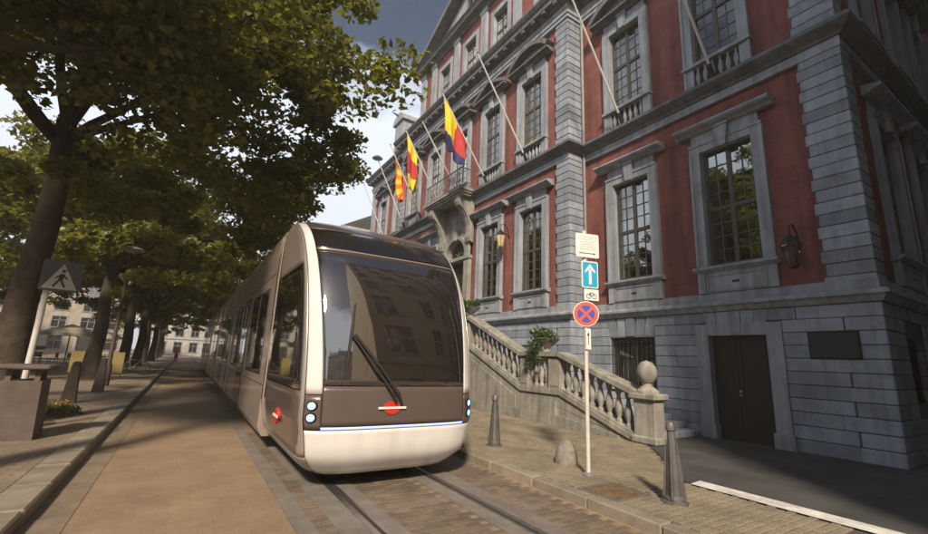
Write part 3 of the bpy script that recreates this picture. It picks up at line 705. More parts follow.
# attic storey with pediment
XA = 10.65; AC = [14.52, 17.2, 19.88]; A0, A1 = 11.5, 22.9
mb = MB(fx(XA)); sheet(mb, A0, A1, 15.6, 19.55, [(c-.6, c+.6, 16.55, 18.65) for c in AC]); mb.build('attic_wall', BRICK, hall, fix=False)
MB().box(XA+.02, 14, A0+.01, A0+.3, 15.6, 19.5).build('attic_side', BRICK, hall); MB().box(XA+.02, 14, A1-.3, A1-.01, 15.6, 19.5).build('attic_side', BRICK, hall)
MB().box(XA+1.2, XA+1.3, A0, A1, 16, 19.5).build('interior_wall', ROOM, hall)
for c in (A0+.3, 13.2, 15.86, 18.54, 21.2, A1-.3):
    m_ = MB(fx(XA)); m_.cbox(c-.27, c+.27, -.12, .1, 15.7, 19.5, .02); m_.box(c-.32, c+.32, -.16, .1, 19.25, 19.5); m_.build('pilaster', STONE2, hall)
for c in AC:
    m_ = MB(fx(XA))
    for s_ in (-1, 1): a, b = sorted((c+s_*.55, c+s_*.78)); m_.box(a, b, -.05, .25, 16.35, 18.6)
    m_.box(c-.78, c+.78, -.05, .25, 18.6, 18.85); m_.box(c-.82, c+.82, -.1, .25, 16.2, 16.35)
    wo = m_.build('window', STONE2, hall); glazing(wo, fx(XA), RZ, c, .55, 16.35, 18.6, 17.6, 3, 2, False)
MB().sweep([(14, A0), (XA, A0), (XA, A1), (14, A1)], [(-.1, 19.5), (.08, 19.5), (.18, 19.62), (.45, 19.70), (.50, 19.85), (.60, 19.95), (-.1, 20.05)]).build('attic_cornice', DARKSTONE, hall)
APX = 23.0
ty = MB(fx(XA+.05)); ty.prism([(A0, 19.95), (A1, 19.95), (17.2, APX-.35)], 0, .3, 'y'); ty.build('tympanum', STONE2, hall)
for s_ in (-1, 1):
    e = 17.2+s_*(5.7+.55); rk = MB(); rk.prism([(e, 19.98), (e, 20.32), (17.2, APX+.1), (17.2, APX-.3)], XA-.55, XA+.4, 'x'); rk.build('raking_cornice', DARKSTONE, hall)
oc = MB(fx(XA+.05)); ell = lambda r_, t: (17.2+.62*r_*math.cos(t), 20.95+.8*r_*math.sin(t))
for k in range(20):
    a, b = 2*math.pi*k/20, 2*math.pi*(k+1)/20; oc.prism([ell(.95, a), ell(1.25, a), ell(1.25, b), ell(.95, b)], -.14, .02, 'y')
oo = oc.build('oval_window', STONE2, hall); g = MB(fx(XA+.05)); g.prism([ell(1, 2*math.pi*k/20) for k in range(20)], -.03, -.01, 'y'); g.build('glazing', T_GLASS, oo)
mu = MB(fx(XA+.05)); mu.box(17.17, 17.23, -.06, -.03, 20.15, 21.75); mu.box(16.6, 17.17, -.06, -.03, 20.93, 20.97); mu.box(17.23, 17.8, -.06, -.03, 20.93, 20.97); mu.build('window_frame', FRAME, oo)
# mansard roof
mb = MB()
e = [(XW-.2, Y0-.2), (XW-.2, Y3+.2), (30.2, Y3+.2), (30.2, Y0-.2)]; i_ = [(14.0, Y0+3), (14.0, Y3-3), (27, Y3-3), (27, Y0+3)]
vs = [(a, b, 15.78) for a, b in e]+[(a, b, 20.3) for a, b in i_]+[(20.5, Y0+8, 22.5), (20.5, Y3-8, 22.5)]
mb.add(vs, [(i, (i+1) % 4, 4+(i+1) % 4, 4+i) for i in range(4)]+[(4, 5, 9, 8), (5, 6, 9), (6, 7, 8, 9), (7, 4, 8)])
mb.prism([(A0, 20.0), (A1, 20.0), (17.2, APX)], XA+.4, 18, 'x')
roof = mb.build('roof', SLATE, hall)
def dormer(yc):
    d = MB(); d.box(11.6, 13.5, yc-.75, yc+.75, 17.3, 19.6)
    n = 10; arc = [(yc+.95*math.cos(math.pi*k/n), 19.6+.75*math.sin(math.pi*k/n)) for k in range(n+1)]
    d.prism(arc, 11.45, 13.6, 'x'); do = d.build('dormer', STONE2, roof)
dormer(28.9); dormer(5.2); dormer(7.9)
mb = MB(); mb.lathe([(.05, 0), (.05, .5), (.16, .62), (.16, .78), (.03, .95), (.02, 1.5)], 11.7, 28.9, 8, 20.3); mb.build('roof_finial', ZINC, roof)

# wall lanterns
def wall_lantern(name, label, x, y, z, m):
    r_ = empty(name, (x, y, z)); tag(r_, label, 'lantern', 'wall lanterns of the city hall')
    MB().lathe([(.02, .78), (.05, .74), (.17, .60), (.19, .55), (.19, .52)], x, y, 6, z).build('lamp_cap', IRON, r_)
    MB().lathe([(.10, .10), (.18, .50), (.18, .52)], x, y, 6, z).build('lamp_glass', m, r_)
    fr = MB()
    for k in range(6): a = math.pi*k/3; fr.tube([(x+.105*math.cos(a), y+.105*math.sin(a), z+.1), (x+.185*math.cos(a), y+.185*math.sin(a), z+.52)], .012, 5)
    fr.lathe([(.03, 0), (.11, .06), (.11, .10)], x, y, 6, z); fr.build('lamp_frame', GOLD if m is LANT else IRON, r_)
    MB().tube([(x, y, z+.78), (x+.02, y, z+.98), (x+.2, y, z+1.02), (x+.36, y, z+.85), (x+.45, y, z+.5)], .018, 6).build('bracket', IRON, r_)
wall_lantern('wall_lantern', 'brass lantern on the brick strip between two stone windows beside the portal', XC-.38, 13.2, 6.05, LANT)
wall_lantern('wall_lantern', 'dark lantern on the brick strip beside the corner quoins', XW-.38, 3.8, 3.85, glassmat('dim_lantern', (.7, .75, .75), .1, 2))

# ------------------------------------------------------------------ flagpoles and flags
POLES = [('a', XW, 8.12, 2.5, 3.95, 0, 'above the right barred cellar window'), ('b', XW, 5.2, 2.5, 3.95, 0, 'above the small dark door'), ('c', XC, 12.05, 2.5, 3.7, 0, 'at the window nearest the centre quoins'),
         ('d', XC, 14.75, 2.5, 3.5, 1, ''), ('e', XC, 17.0, 2.3, 3.3, 0, ''), ('f', XC, 18.9, 2.3, 3.7, 2, ''), ('h', XC, 21.2, 2.2, 3.9, 3, ''), ('i', XC, 23.45, 2.1, 4.0, 4, ''), ('j', XW, 28.0, 2.0, 4.0, 0, '')]
PL = {'a': 'bare white flagpole at the wing window beside the downpipe', 'b': 'bare white flagpole above the small dark door', 'c': 'bare white flagpole at the window beside the centre quoins',
      'd': 'white flagpole that carries the red, yellow and navy flag', 'e': 'bare white flagpole rising from behind the iron balcony', 'f': 'white flagpole that carries the yellow and red flag',
      'h': 'white flagpole that carries the orange striped flag', 'i': 'white pole with a shallow lamp at its tip on the hall front', 'j': 'bare white flagpole on the far wing of the hall'}
def flag(name, label, tip, base, cols, wid, hgt, seed, ga=.72):
    """cloth hanging from the upper part of a slanting pole; cols = rule (u,v)->material index"""
    tip, base = Vector(tip), Vector(base); d = (base-tip).normalized(); nu, nv = 22, 26; r_ = random.Random(seed); ph = r_.uniform(0, 6)
    mb = MB()
    vs = []
    for i in range(nu+1):
        u = i/nu; hp = tip+d*(u*hgt)
        for j in range(nv+1):
            v = j/nv; drop = v*wid
            gather = 1-ga*v
            p = hp+(tip+d*hgt*.55-hp)*(1-gather)*.8
            x = p.x+.10*math.sin(u*9+ph)*v+.03*math.sin(v*7+u*4); y = p.y+.16*math.sin(u*11+ph*1.3)*v**.7-.25*v*u
            vs.append((x, y, p.z-drop*(1-.12*u)))
    for i in range(nu):
        for j in range(nv):
            a = i*(nv+1)+j; mb.m = cols((i+.5)/nu, (j+.5)/nv); mb.add([], []); mb.f.append((a, a+1, a+nv+2, a+nv+1)); mb.mi.append(mb.m)
    mb.v = vs
    o = mb.build(name, [FR, FY, FB, FK, FO, WHITE], None, origin=tip, smooth=80, fix=False)
    sm = o.modifiers.new('thickness', 'SOLIDIFY'); sm.thickness = .004
    tag(o, label, 'flag', 'flags on the city hall')
for k, X, Y, dx, dz, fl, _ in POLES:
    r_ = empty('flagpole', (X-.05, Y, 9.4)); tag(r_, PL[k], 'flagpole', 'slanting flagpoles of the city hall')
    B = Vector((X-.03, Y, 9.42)); Tp = Vector((X-.03-dx, Y, 9.42+dz))
    MB().tube([B, Tp], [.04, .028], 8).build('pole', POLE, r_)
    MB().tube([B+Vector((.12, 0, -.2)), B+(Tp-B)*.08], .06, 8).build('socket', IRON, r_)
    if fl == 4:
        MB().lathe([(.05, .16), (.20, .12), (.32, 0), (.30, -.03), (.05, -.06)], Tp.x, Tp.y, 14, Tp.z).build('lamp_head', ZINC, r_, smooth=40)
    else: MB().lathe([(.0, -.05), (.05, 0), (.0, .05)], Tp.x, Tp.y, 8, Tp.z+.03).build('finial', GOLD, r_, smooth=60)
    tip2 = Tp+(B-Tp)*.03
    if fl == 1: flag('flag', 'drooping flag in dark red, yellow and navy blue', tip2, B, lambda u, v: (0 if u > .55-.15*v else 1) if v < .62+.2*u else 2, 2.0, 2.3, 3, .5)
    if fl == 2: flag('flag', 'gathered flag of bright yellow and red folds with black edge', tip2, B, lambda u, v: 3 if u > .86 else (1 if v < .30 else (0 if v < .72 else 1)), 2.5, 1.5, 8)
    if fl == 3: flag('flag', 'small flag with thin orange and yellow stripes beside the red flag', tip2+(B-Tp)*.12, B, lambda u, v: (0 if u > .62 else (4 if int((u*3+v*7)) % 2 else 1)) if v > .12 else 0, 1.9, 1.6, 5)

# ------------------------------------------------------------------ entrance staircase
st = empty('entrance_staircase', (9.4, 10, .1)); tag(st, 'stone entrance staircase with balustrade climbing along the city hall front', 'staircase')
XO, XI = 8.5, 8.86
def zs(y):                 # top of the sloping string below the balusters
    if y < 8.6: return 0.22+(y-6.3)*(1.02-.22)/(8.6-6.3)
    if y < 10.2: return 1.02
    if y < 13.1: return 1.02+(y-10.2)*(2.25-1.02)/2.9
    return 2.25
ys = [6.3, 8.6, 10.2, 13.1, 21.3]
wl_ = MB(); wl_.prism([(6.3, .1)]+[(y, zs(y)-.14) for y in ys]+[(21.3, .1)], XO+.05, XI-.02, 'x'); wl_.build('stair_wall', STONE3, st)
def band(y_list, z_off0, z_off1, x0, x1, name, m=STONE3):
    b = MB(); b.prism([(y, zs(y)+z_off0) for y in y_list]+[(y, zs(y)+z_off1) for y in y_list[::-1]], x0, x1, 'x'); return b.build(name, m, st)
band(ys, -.14, -.02, XO, XI+.02, 'string_moulding'); band(ys, -.02, .04, XO+.04, XI-.02, 'string_cap')
band([6.1]+ys[1:], .80, .86, XO+.05, XI-.02, 'handrail_neck'); band([6.1]+ys[1:], .86, .98, XO-.05, XI+.08, 'handrail')
for pts in ([(8.75, .18), (8.75, .70), (10.05, .70), (10.05, .18)], [(10.45, .22), (10.45, .72), (12.9, 1.72), (12.9, .22)]):
    b = MB(); b.prism(pts, XO+.02, XO+.06, 'x'); b.build('panel', STONE3, st)
b = MB(); b.box(XO-.03, XO+.05, 6.4, 21.3, .1, .34) if False else b.prism([(6.75, .1), (6.75, .16), (8.6, .36), (21.3, .36), (21.3, .1)], XO, XO+.055, 'x'); b.build('plinth', STONE3, st)
sb = None
SPROF = [(.075, 0), (.075, .07), (.05, .09), (.045, .12), (.085, .24), (.095, .32), (.075, .42), (.045, .56), (.042, .62), (.065, .65), (.065, .70), (.078, .72), (.078, .80)]
def baluster(y):
    global sb
    p = ((XO+XI)/2, y, zs(y)+.02)
    if sb is None: sb = MB().lathe(SPROF, 0, 0, 8).build('baluster', STONE3, st, origin=(0, 0, 0), smooth=45); link(sb, st, p)
    else: inst(sb, st, p)
yy = 6.58
while yy < 8.45: baluster(yy); yy += .262
for yy in (9.22, 9.44, 9.66): baluster(yy)
yy = 10.42
while yy < 13.0: baluster(yy); yy += .262
yy = 13.75
while yy < 21.2: baluster(yy); yy += .27
def pier(y0, y1, zb, zt, cap=True):
    b = MB(); b.cbox(XO+.01, XI+.01, y0, y1, zb, zt, .015); b.box(XO-.005, XO+.012, y0+.07, y1-.07, zb+.12, zt-.1) if y1-y0 > .3 else None; b.build('pier', STONE3, st)
pier(5.82, 6.33, .1, 1.0); pier(8.58, 9.02, .98, 1.84); pier(9.85, 10.22, .98, 1.84); pier(13.08, 13.55, 2.2, 3.06)
b = MB().cbox(XO-.07, XI+.09, 5.74, 6.41, 1.0, 1.14, .03); b.build('pier_cap', STONE3, st)
b = MB().cbox(XO-.05, XI+.07, 5.76, 6.39, .1, .26, .03); b.build('pier_base', STONE3, st)
b = MB().lathe([(.24, 0), (.24, .05), (.17, .1), (.10, .16), (.09, .2), (.16, .26), (.21, .36), (.22, .46), (.19, .57), (.12, .66), (.0, .70)], (XO+XI)/2, 6.07, 16, 1.14); b.build('ball_finial', STONE3, st, smooth=50)
# steps
n1 = 6
for k in range(n1):
    ya = 6.25+k*(8.6-6.25)/n1; za = .1+(k+1)*(.95-.1)/n1
    b = MB().cbox(XI-.01, XW-.003 if ya < Y1-.1 else XC, ya-.02, 8.9, za-(.85/n1)+.002, za, .012); b.build('step', STONE2, st)
b = MB().box(XI-.01, XC, 9.86, 10.25, .1, .949); b.box(XI-.01, XW-.01, 8.9, 9.83, .1, .949); b.build('half_landing', STONE2, st)
n2 = 8
for k in range(n2):
    ya = 10.25+k*(13.1-10.25)/n2; za = .95+(k+1)*(2.2-.95)/n2
    b = MB().cbox(XI-.01, XC-.003, ya-.02, 13.4, za-(1.25/n2)+.002, za, .012); b.build('step', STONE2, st)
b = MB().box(XI-.01, XC-.003, 13.4, 21.3, .1, 2.2); b.build('landing', STONE2, st)

def leaves(n, spots, size, rs, up=.4, flat=.7):
    """(verts, faces) of n folded leaves scattered round spots (x,y,z,r)"""
    g = np.random.default_rng(rs); sp = np.array(spots); idx = g.integers(0, len(sp), n); c = sp[idx]
    d = g.normal(size=(n, 3)); d /= np.linalg.norm(d, axis=1)[:, None]; d *= (g.random((n, 1))**.45)*c[:, 3:4]; d[:, 2] *= flat
    p = c[:, :3]+d
    nrm = g.normal(size=(n, 3)); nrm[:, 2] = np.abs(nrm[:, 2])+up; nrm /= np.linalg.norm(nrm, axis=1)[:, None]
    a = g.normal(size=(n, 3)); a -= nrm*(a*nrm).sum(1)[:, None]; a /= np.linalg.norm(a, axis=1)[:, None]; b = np.cross(nrm, a)
    s_ = size*g.uniform(.45, 1.3, (n, 1))
    v = np.empty((n, 4, 3)); v[:, 0] = p-a*s_*.5; v[:, 1] = p+b*s_*.36+nrm*s_*.10-a*s_*.06; v[:, 2] = p+a*s_*.55-nrm*s_*.08; v[:, 3] = p-b*s_*.36+nrm*s_*.10-a*s_*.06
    return v.reshape(-1, 3)
def leaf_obj(name, verts, m, parent, origin):
    n = len(verts)//4; me = bpy.data.meshes.new(name); og = np.array(origin)
    me.vertices.add(n*4); me.vertices.foreach_set('co', (verts-og).astype(np.float32).ravel())
    base = np.arange(n)[:, None]*4; tri = np.concatenate([base+np.array([[0, 1, 2]]), base+np.array([[0, 2, 3]])], 1).ravel()
    me.loops.add(n*6); me.loops.foreach_set('vertex_index', tri.astype(np.int32)); me.polygons.add(n*2)
    me.polygons.foreach_set('loop_start', (np.arange(n*2)*3).astype(np.int32)); me.update(calc_edges=True); me.materials.append(m)
    o = bpy.data.objects.new(name, me); COL.objects.link(o); return link(o, parent, origin)
def planter(label, x, y, z, rs):
    r_ = empty('flower_urn', (x, y, z)); tag(r_, label, 'planter', 'flower urns on the staircase')
    MB().lathe([(.14, 0), (.14, .04), (.07, .08), (.09, .13), (.25, .24), (.33, .33), (.36, .37), (.33, .39), (.28, .36)], x, y, 14, z).build('urn', STONE3, r_, smooth=50)
    g = random.Random(rs); sp = [(x-.1+g.uniform(-.25, .2), y+g.uniform(-.35, .35), z+.42+g.uniform(-.05, .2), .16) for _ in range(16)]+[(x-.33+g.uniform(-.06, .05), y+g.uniform(-.1, .45), z+g.uniform(-.35, .35), .13) for _ in range(14)]
    leaf_obj('foliage', leaves(1500, sp, .075, rs), PLANT, r_, (x, y, z+.3))
    sp = [(x-.15+g.uniform(-.12, .1), y+.2+g.uniform(-.12, .12), z+.60+g.uniform(-.03, .08), .07) for _ in range(7)]
    leaf_obj('blossom', leaves(260, sp, .05, rs+1), PETAL, r_, (x, y, z+.5))
planter('stone urn of trailing greenery and white flowers on the middle of the staircase rail', 8.7, 9.25, 2.0, 5)
planter('stone urn with white flowers on the top pier of the staircase', 8.7, 13.3, 3.22, 9)

# ------------------------------------------------------------------ tram
CX, HW = 2.59, 1.325
tram = empty('tram', (CX, 12, 0)); tag(tram, 'long bronze and white tram with dark glass front and blue headlights running in the street', 'tram')
ZT = [.18, .30, .45, .9, 1.3, 1.8, 2.2, 2.6, 2.9, 3.2, 3.45, 3.65, 3.82, 3.95, 4.05]
YT = [5.92, 5.70, 5.61, 5.58, 5.61, 5.68, 5.77, 5.90, 6.03, 6.22, 6.44, 6.72, 7.06, 7.48, 8.0]
WT = [0.98, 1.14, 1.24, 1.325, 1.325, 1.325, 1.325, 1.325, 1.325, 1.325, 1.32, 1.315, 1.30, 1.25, 1.12]
def itp(z, A):
    # smooth interpolation through the table
    return float(np.interp(z, ZT, A))
YS_ = np.array([np.mean([itp(z+d, YT) for d in (-.12, -.06, 0, .06, .12)]) for z in np.linspace(.18, 4.05, 200)])
def yF(z): return float(np.interp(z, np.linspace(.18, 4.05, 200), YS_))
DN = .62
def S(t, z, inset=0.0):
    hw = itp(z, WT)-inset; a = R(t); s_, c_ = math.sin(a), abs(math.cos(a)); e = .52
    return (CX+hw*math.copysign(abs(s_)**e, s_), yF(z)+DN-(DN-inset)*c_**e, z)
YCAB = 8.62
def srow(side, z, t0, y1, nt=8, ny=8, y0=None, inset=0.0):
    """points from corner angle t0 round on to the flat side, back to y1"""
    ps = [S(side*(t0+(90-t0)*k/nt), z, inset) for k in range(nt+1)]; yb = yF(z)+DN
    for k in range(1, ny+1): ps.append((CX+side*(itp(z, WT)-inset), yb+(y1-yb)*k/ny, z))
    return ps
def gridmesh(rows, name, m, parent, thick=.012, smooth=60):
    n = len(rows[0]); mb = MB(); vs = [p for r_ in rows for p in r_]
    mb.add(vs, [(i*n+k, i*n+k+1, (i+1)*n+k+1, (i+1)*n+k) for i in range(len(rows)-1) for k in range(n-1)])
    o = mb.build(name, m, parent, smooth=smooth, fix=False)
    if thick: sm = o.modifiers.new('thickness', 'SOLIDIFY'); sm.thickness = thick; sm.offset = 0
    return o
def zr(a, b, n): return [a+(b-a)*k/n for k in range(n+1)]
def tr(a, b, n): return [a+(b-a)*k/n for k in range(n+1)]
def front(name, m, z0, z1, t0, t1, nz=10, nt=36, parent=None, inset=0.0, thick=.012):
    f = lambda t, z: t if isinstance(t, (int, float)) else t(z)
    return gridmesh([[S(t, z, inset) for t in tr(f(t0, z), f(t1, z), nt)] for z in zr(z0, z1, nz)], name, m, parent or tram, thick)
nW = lambda z: -tw(z)
TP = 60
def tw(z): return 39+19*min(1, max(0, (z-1.1)/2.75))**1.3
def tp(z): return tw(z)+(21-4*min(1, max(0, (z-1.1)/2.75)))
def tf(z): return min(tp(z)+8, 89.5)
# dark inner shell closes every seam
rows = []
for z in zr(.2, 4.04, 36):
    a = srow(-1, z, 0.01, YCAB, 18, 4, inset=.03)[::-1]; b = srow(1, z, 0.01, YCAB, 18, 4, inset=.03); rows.append(a+b)
gridmesh(rows, 'inner_shell', T_SEAL, tram, 0)
front('bumper', T_WHITE, .2, .765, -TP, TP, 12)
front('light_strip', LAMP_S, .775, .805, -40, 40, 1, parent=tram)
front('front_panel', T_DARK, .815, 1.30, nW, tw, 8)
front('windscreen', T_GLASS, 1.312, 3.20, nW, tw, 24)
front('header_panel', T_BLACK, 3.212, 3.62, nW, tw, 8)
front('roof_brow', T_ROOF, 3.63, 4.05, nW, tw, 10)
gridmesh([[S(t, 3.205, -.006) for t in tr(-tw(3.2)+2, tw(3.2)-2, 30)], [S(t, 3.225, -.006) for t in tr(-tw(3.2)+2, tw(3.2)-2, 30)]], 'header_trim', T_SILVER, tram)
for s_ in (-1, 1):
    gridmesh([[S(s_*(tw(z)+.6+(tp(z)-tw(z)-.6)*k/8), z) for k in range(9)] for z in zr(1.20, 4.04, 28)], 'windscreen_pillar', T_WHITE, tram)
    gridmesh([[S(s_*(tw(z)+.6+(tp(z)-tw(z)-.6)*k/8), z) for k in range(9)] for z in zr(.78, 1.19, 6)], 'headlight_housing', T_DARK, tram)
    for zc in (.92, 1.06):
        p = Vector(S(s_*50, zc)); q = Vector(S(s_*51.5, zc)); tdir = (q-p).normalized()*s_; nrm = Vector((tdir.y, -tdir.x, 0)).normalized()
        if nrm.y > 0: nrm = -nrm
        mb = MB(); seg = 16; vs = []; u = Vector((nrm.y, -nrm.x, 0)); k_ = [(.082, -.02), (.082, .014), (.068, .03)]
        for r_, d_ in k_:
            for k in range(seg): a = 2*math.pi*k/seg; vs.append(tuple(p+nrm*d_+u*(r_*.9*math.cos(a))+Vector((0, 0, r_*.78*math.sin(a)))))
        mb.add(vs, [(i*seg+k, i*seg+(k+1) % seg, (i+1)*seg+(k+1) % seg, (i+1)*seg+k) for i in range(2) for k in range(seg)]); h_ = mb.build('headlight', T_BLACK, tram)
        mb = MB(); vs = [tuple(p+nrm*.032)]
        for r_, d_ in ((.03, .030), (.056, .022)):
            for k in range(seg): a = 2*math.pi*k/seg; vs.append(tuple(p+nrm*d_+u*(r_*.9*math.cos(a))+Vector((0, 0, r_*.78*math.sin(a)))))
        mb.add(vs, [(0, 1+k, 1+(k+1) % seg) for k in range(seg)]+[(1+k, 1+(k+1) % seg, 1+seg+(k+1) % seg, 1+seg+k) for k in range(seg)]); mb.build('lens', LAMP_W, h_)
    # silver hoop: down the corner, round the bottom and back along the skirt
    path = []
    gridmesh([[S(s_*(tp(z)+.8+(tf(z)-tp(z)-.8)*k/4), z, -.008) for k in range(5)] for z in zr(4.03, .78, 28)]+[[S(s_*(tp(z)+.8+(tf(z)+(8 if z < .6 else 3 if z < .68 else 0)-tp(z)-.8)*k/4), z, -.008) for k in range(5)] for z in zr(.78, .44, 6)][1:], 'side_hoop', T_SILVER, tram)
    gridmesh([srow(s_, z, TP+.8, YCAB-.02, 8, 10, inset=-.006) for z in zr(.22, .44, 5)], 'skirt_hoop', T_SILVER, tram)
    # cab side: lower panel, window, upper panel, post
    gridmesh([srow(s_, z, tf(z)+.4, 8.30, 6, 10) for z in zr(.45, 1.235, 8)], 'cab_panel', T_DARK, tram)
    gridmesh([srow(s_, z, tf(z)+.4, 8.30, 6, 10) for z in zr(1.25, 2.96, 16)], 'cab_window', T_GLASS, tram)
    gridmesh([srow(s_, z, tf(z)+.4, 8.30, 6, 10) for z in zr(2.975, 4.03, 12)], 'cab_upper_panel', T_BODY, tram)
    gridmesh([[(CX+s_*itp(z, WT), y_, z) for y_ in (8.315, 8.45, 8.60)] for z in zr(.45, 4.03, 24)], 'cab_post', T_BODY, tram)
# roof over the cab
rows = [[(CX+itp(z, WT)*s_, YCAB, z) for z in (3.45,)] for s_ in (-1, 1)]
# wiper: two arms crossing up the glass
def onscreen(x, z, o=.05):
    u = min(.999, abs(x)/itp(z, WT)); t = math.degrees(math.asin(u**(1/.52))); p = S(math.copysign(t, x), z); return (p[0], p[1]-o, p[2])
for dx in (0, .075):
    wp = MB(); wp.tube([onscreen(-.10+dx, 1.10), onscreen(-.16+dx, 1.22, .08), onscreen(-.42+dx, 1.56, .07), onscreen(-.74+dx*.6, 1.97, .05)], [.022, .022, .018, .013], 6); wp.build('wiper_arm', T_SEAL, tram)
wp = MB(); wp.tube([onscreen(-.79, 1.50, .035), onscreen(-.76, 1.80, .035), onscreen(-.73, 2.05, .035), onscreen(-.69, 2.40, .035)], [.010, .017, .017, .010], 6); wp.build('wiper_blade', T_SEAL, tram)
# emblems: red disc with white bar
p = list(S(.5, .98)); p[0] = CX-.14; mb = MB(); seg = 24; mb.prism([(p[0]+.118*math.cos(2*math.pi*k/seg), 1.03+.082*math.sin(2*math.pi*k/seg)) for k in range(seg)], p[1]-.022, p[1]+.02, 'y'); em = mb.build('emblem', RED, tram)
MB().cbox(p[0]-.2, p[0]+.2, p[1]-.034, p[1]-.023, 1.015, 1.045, .004).build('emblem_bar', WHITE, em)
xs = CX-HW; mb = MB(); mb.prism([(6.95+.115*math.cos(2*math.pi*k/seg), .80+.115*math.sin(2*math.pi*k/seg)) for k in range(seg)], xs-.02, xs+.01, 'x'); em = mb.build('emblem', RED, tram)
MB().cbox(xs-.032, xs-.021, 6.77, 7.13, .78, .82, .004).build('emblem_bar', WHITE, em)
# body sections
SEC = [(8.64, 15.6), (16.0, 22.6), (23.0, 29.6), (30.0, 36.6), (37.0, 44.0)]
def section_prof(inset=0.0):
    return [(CX-(1.24-inset), .24), (CX-(HW-inset), .40), (CX-(HW-inset), 3.65), (CX-(1.31-inset), 3.82), (CX-(1.25-inset), 3.96), (CX-(1.12-inset), 4.05), (CX-(.6-inset), 4.09-inset*.5),
            (CX+(.6-inset), 4.09-inset*.5), (CX+(1.12-inset), 4.05), (CX+(1.25-inset), 3.96), (CX+(1.31-inset), 3.82), (CX+(HW-inset), 3.65), (CX+(HW-inset), .40), (CX+(1.24-inset), .24)]
for si, (ya, yb) in enumerate(SEC):
    mb = MB(); mb.prism(section_prof(), ya, yb, 'y'); bs = mb.build('body_section', T_BODY, tram, smooth=25)
    if si < len(SEC)-1:
        for k in range(4):
            y_ = yb+.01+k*.1; mb = MB(); mb.prism(section_prof(.06 if k % 2 else .10), y_, y_+.09, 'y'); mb.build('bellows', T_SEAL, tram)
    Lm = yb-ya
    spans = [('door', .14, .19), ('w', .23, .47), ('door', .50, .70), ('w', .74, .96)] if si else [('w', .08, .42), ('door', .50, .68), ('w', .72, .96)]
    for s_ in (-1, 1):
        X = CX+s_*HW
        def pl(name, m, y_a, y_b, z_a, z_b, o, par=bs):
            a, b = sorted((X-.02*s_, X+o*s_)); return MB().cbox(a, b, y_a, y_b, z_a, z_b, min(.004, (b-a)*.4)).build(name, m, par)
        for kd, f0, f1 in spans:
            y_a, y_b = ya+Lm*f0, ya+Lm*f1
            if kd == 'w':
                pl('window_seal', T_SEAL, y_a-.04, y_b+.04, 1.26, 2.94, .004); nw = max(1, round((y_b-y_a)/1.1))
                for k in range(nw): pl('window', T_GLASS, y_a+(y_b-y_a)*k/nw+.012, y_a+(y_b-y_a)*(k+1)/nw-.012, 1.30, 2.90, .010)
            else:
                pl('door_seal', T_SEAL, y_a-.03, y_b+.03, .36, 3.02, .005)
                nl = 2 if y_b-y_a > .8 else 1
                for k in range(nl):
                    q0, q1 = y_a+(y_b-y_a)*k/nl+.01, y_a+(y_b-y_a)*(k+1)/nl-.01; dl = pl('door', T_DARK, q0, q1, .40, 2.98, .012)
                    pl('door_pane', T_GLASS, q0+.07, q1-.07, .95, 2.85, .018)
        pl('roof_seam', T_SEAL, ya+.02, yb-.02, 3.14, 3.165, .003); pl('skirt_seam', T_SEAL, ya+.02, yb-.02, 1.10, 1.115, .003)
    rb = MB().cbox(CX-.75, CX+.75, ya+1.0, yb-1.0, 4.06, 4.16, .04); rb.build('roof_unit', T_ROOF, tram)
for yc in (10.8, 12.6, 24.5, 26.3, 38.5, 40.3):
    for X in RAILX:
        mb = MB(lambda a, b, z: (a, b, z)); mb.tube([(X-.06, yc, .31), (X+.06, yc, .31)], .29, 16); mb.build('wheel', STEEL, tram)
MB().box(CX-1.0, CX+1.0, 6.3, 43.9, .14, .26).build('underframe', T_SEAL, tram)

# ------------------------------------------------------------------ street furniture on the right
def bollard(x, y, label):
    o = MB(); o.prism([(-.05, 0), (.05, 0)] if 0 else [(x+a, y+b) for a, b in ((-.02, -.02), (.02, -.02), (.02, .02), (-.02, .02))], .1, .11, 'z') if 0 else None
    r_ = empty('bollard', (x, y, .1)); tag(r_, label, 'bollard', 'tapered metal bollards along the kerb')
    prof = [(.115, 0), (.115, .05), (.085, .08), (.05, .78), (.048, .82), (.062, .835), (.062, .90), (.045, .93), (.0, .935)]
    MB().lathe(prof, x, y, 10, .1).build('post', BOL, r_, smooth=35)
    fl = MB()
    for k in range(4):
        a = math.pi*k/2+.4; c_, s_ = math.cos(a), math.sin(a)
        fl.add([(x+c_*.05-s_*.012, y+s_*.05+c_*.012, .15), (x+c_*.135-s_*.012, y+s_*.135+c_*.012, .15), (x+c_*.062-s_*.012, y+s_*.062+c_*.012, .85),
                (x+c_*.05+s_*.012, y+s_*.05-c_*.012, .15), (x+c_*.135+s_*.012, y+s_*.135-c_*.012, .15), (x+c_*.062+s_*.012, y+s_*.062-c_*.012, .85)], [(0, 1, 2), (3, 5, 4), (0, 3, 4, 1), (1, 4, 5, 2), (0, 2, 5, 3)])
    fl.build('fin', BOL, r_)
    MB().lathe([(.16, 0), (.16, .02), (.12, .035)], x, y, 12, .09).build('base_plate', BOL, r_)
bollard(5.32, 3.42, 'grey tapered bollard beside the end of the white painted line')
bollard(5.33, 7.14, 'slim tapered bollard on the setts before the stair wall')
# low worn guard stone
gs = MB().lathe([(.19, 0), (.185, .12), (.16, .24), (.11, .33), (.05, .375), (.0, .385)], 5.55, 5.45, 12, .09).build('guard_stone', mat('worn_stone', (0.24, 0.22, 0.19), .9, .25, 8, .5, 30), smooth=60); tag(gs, 'low worn domed guard stone on the setts beside the sign post', 'stone')

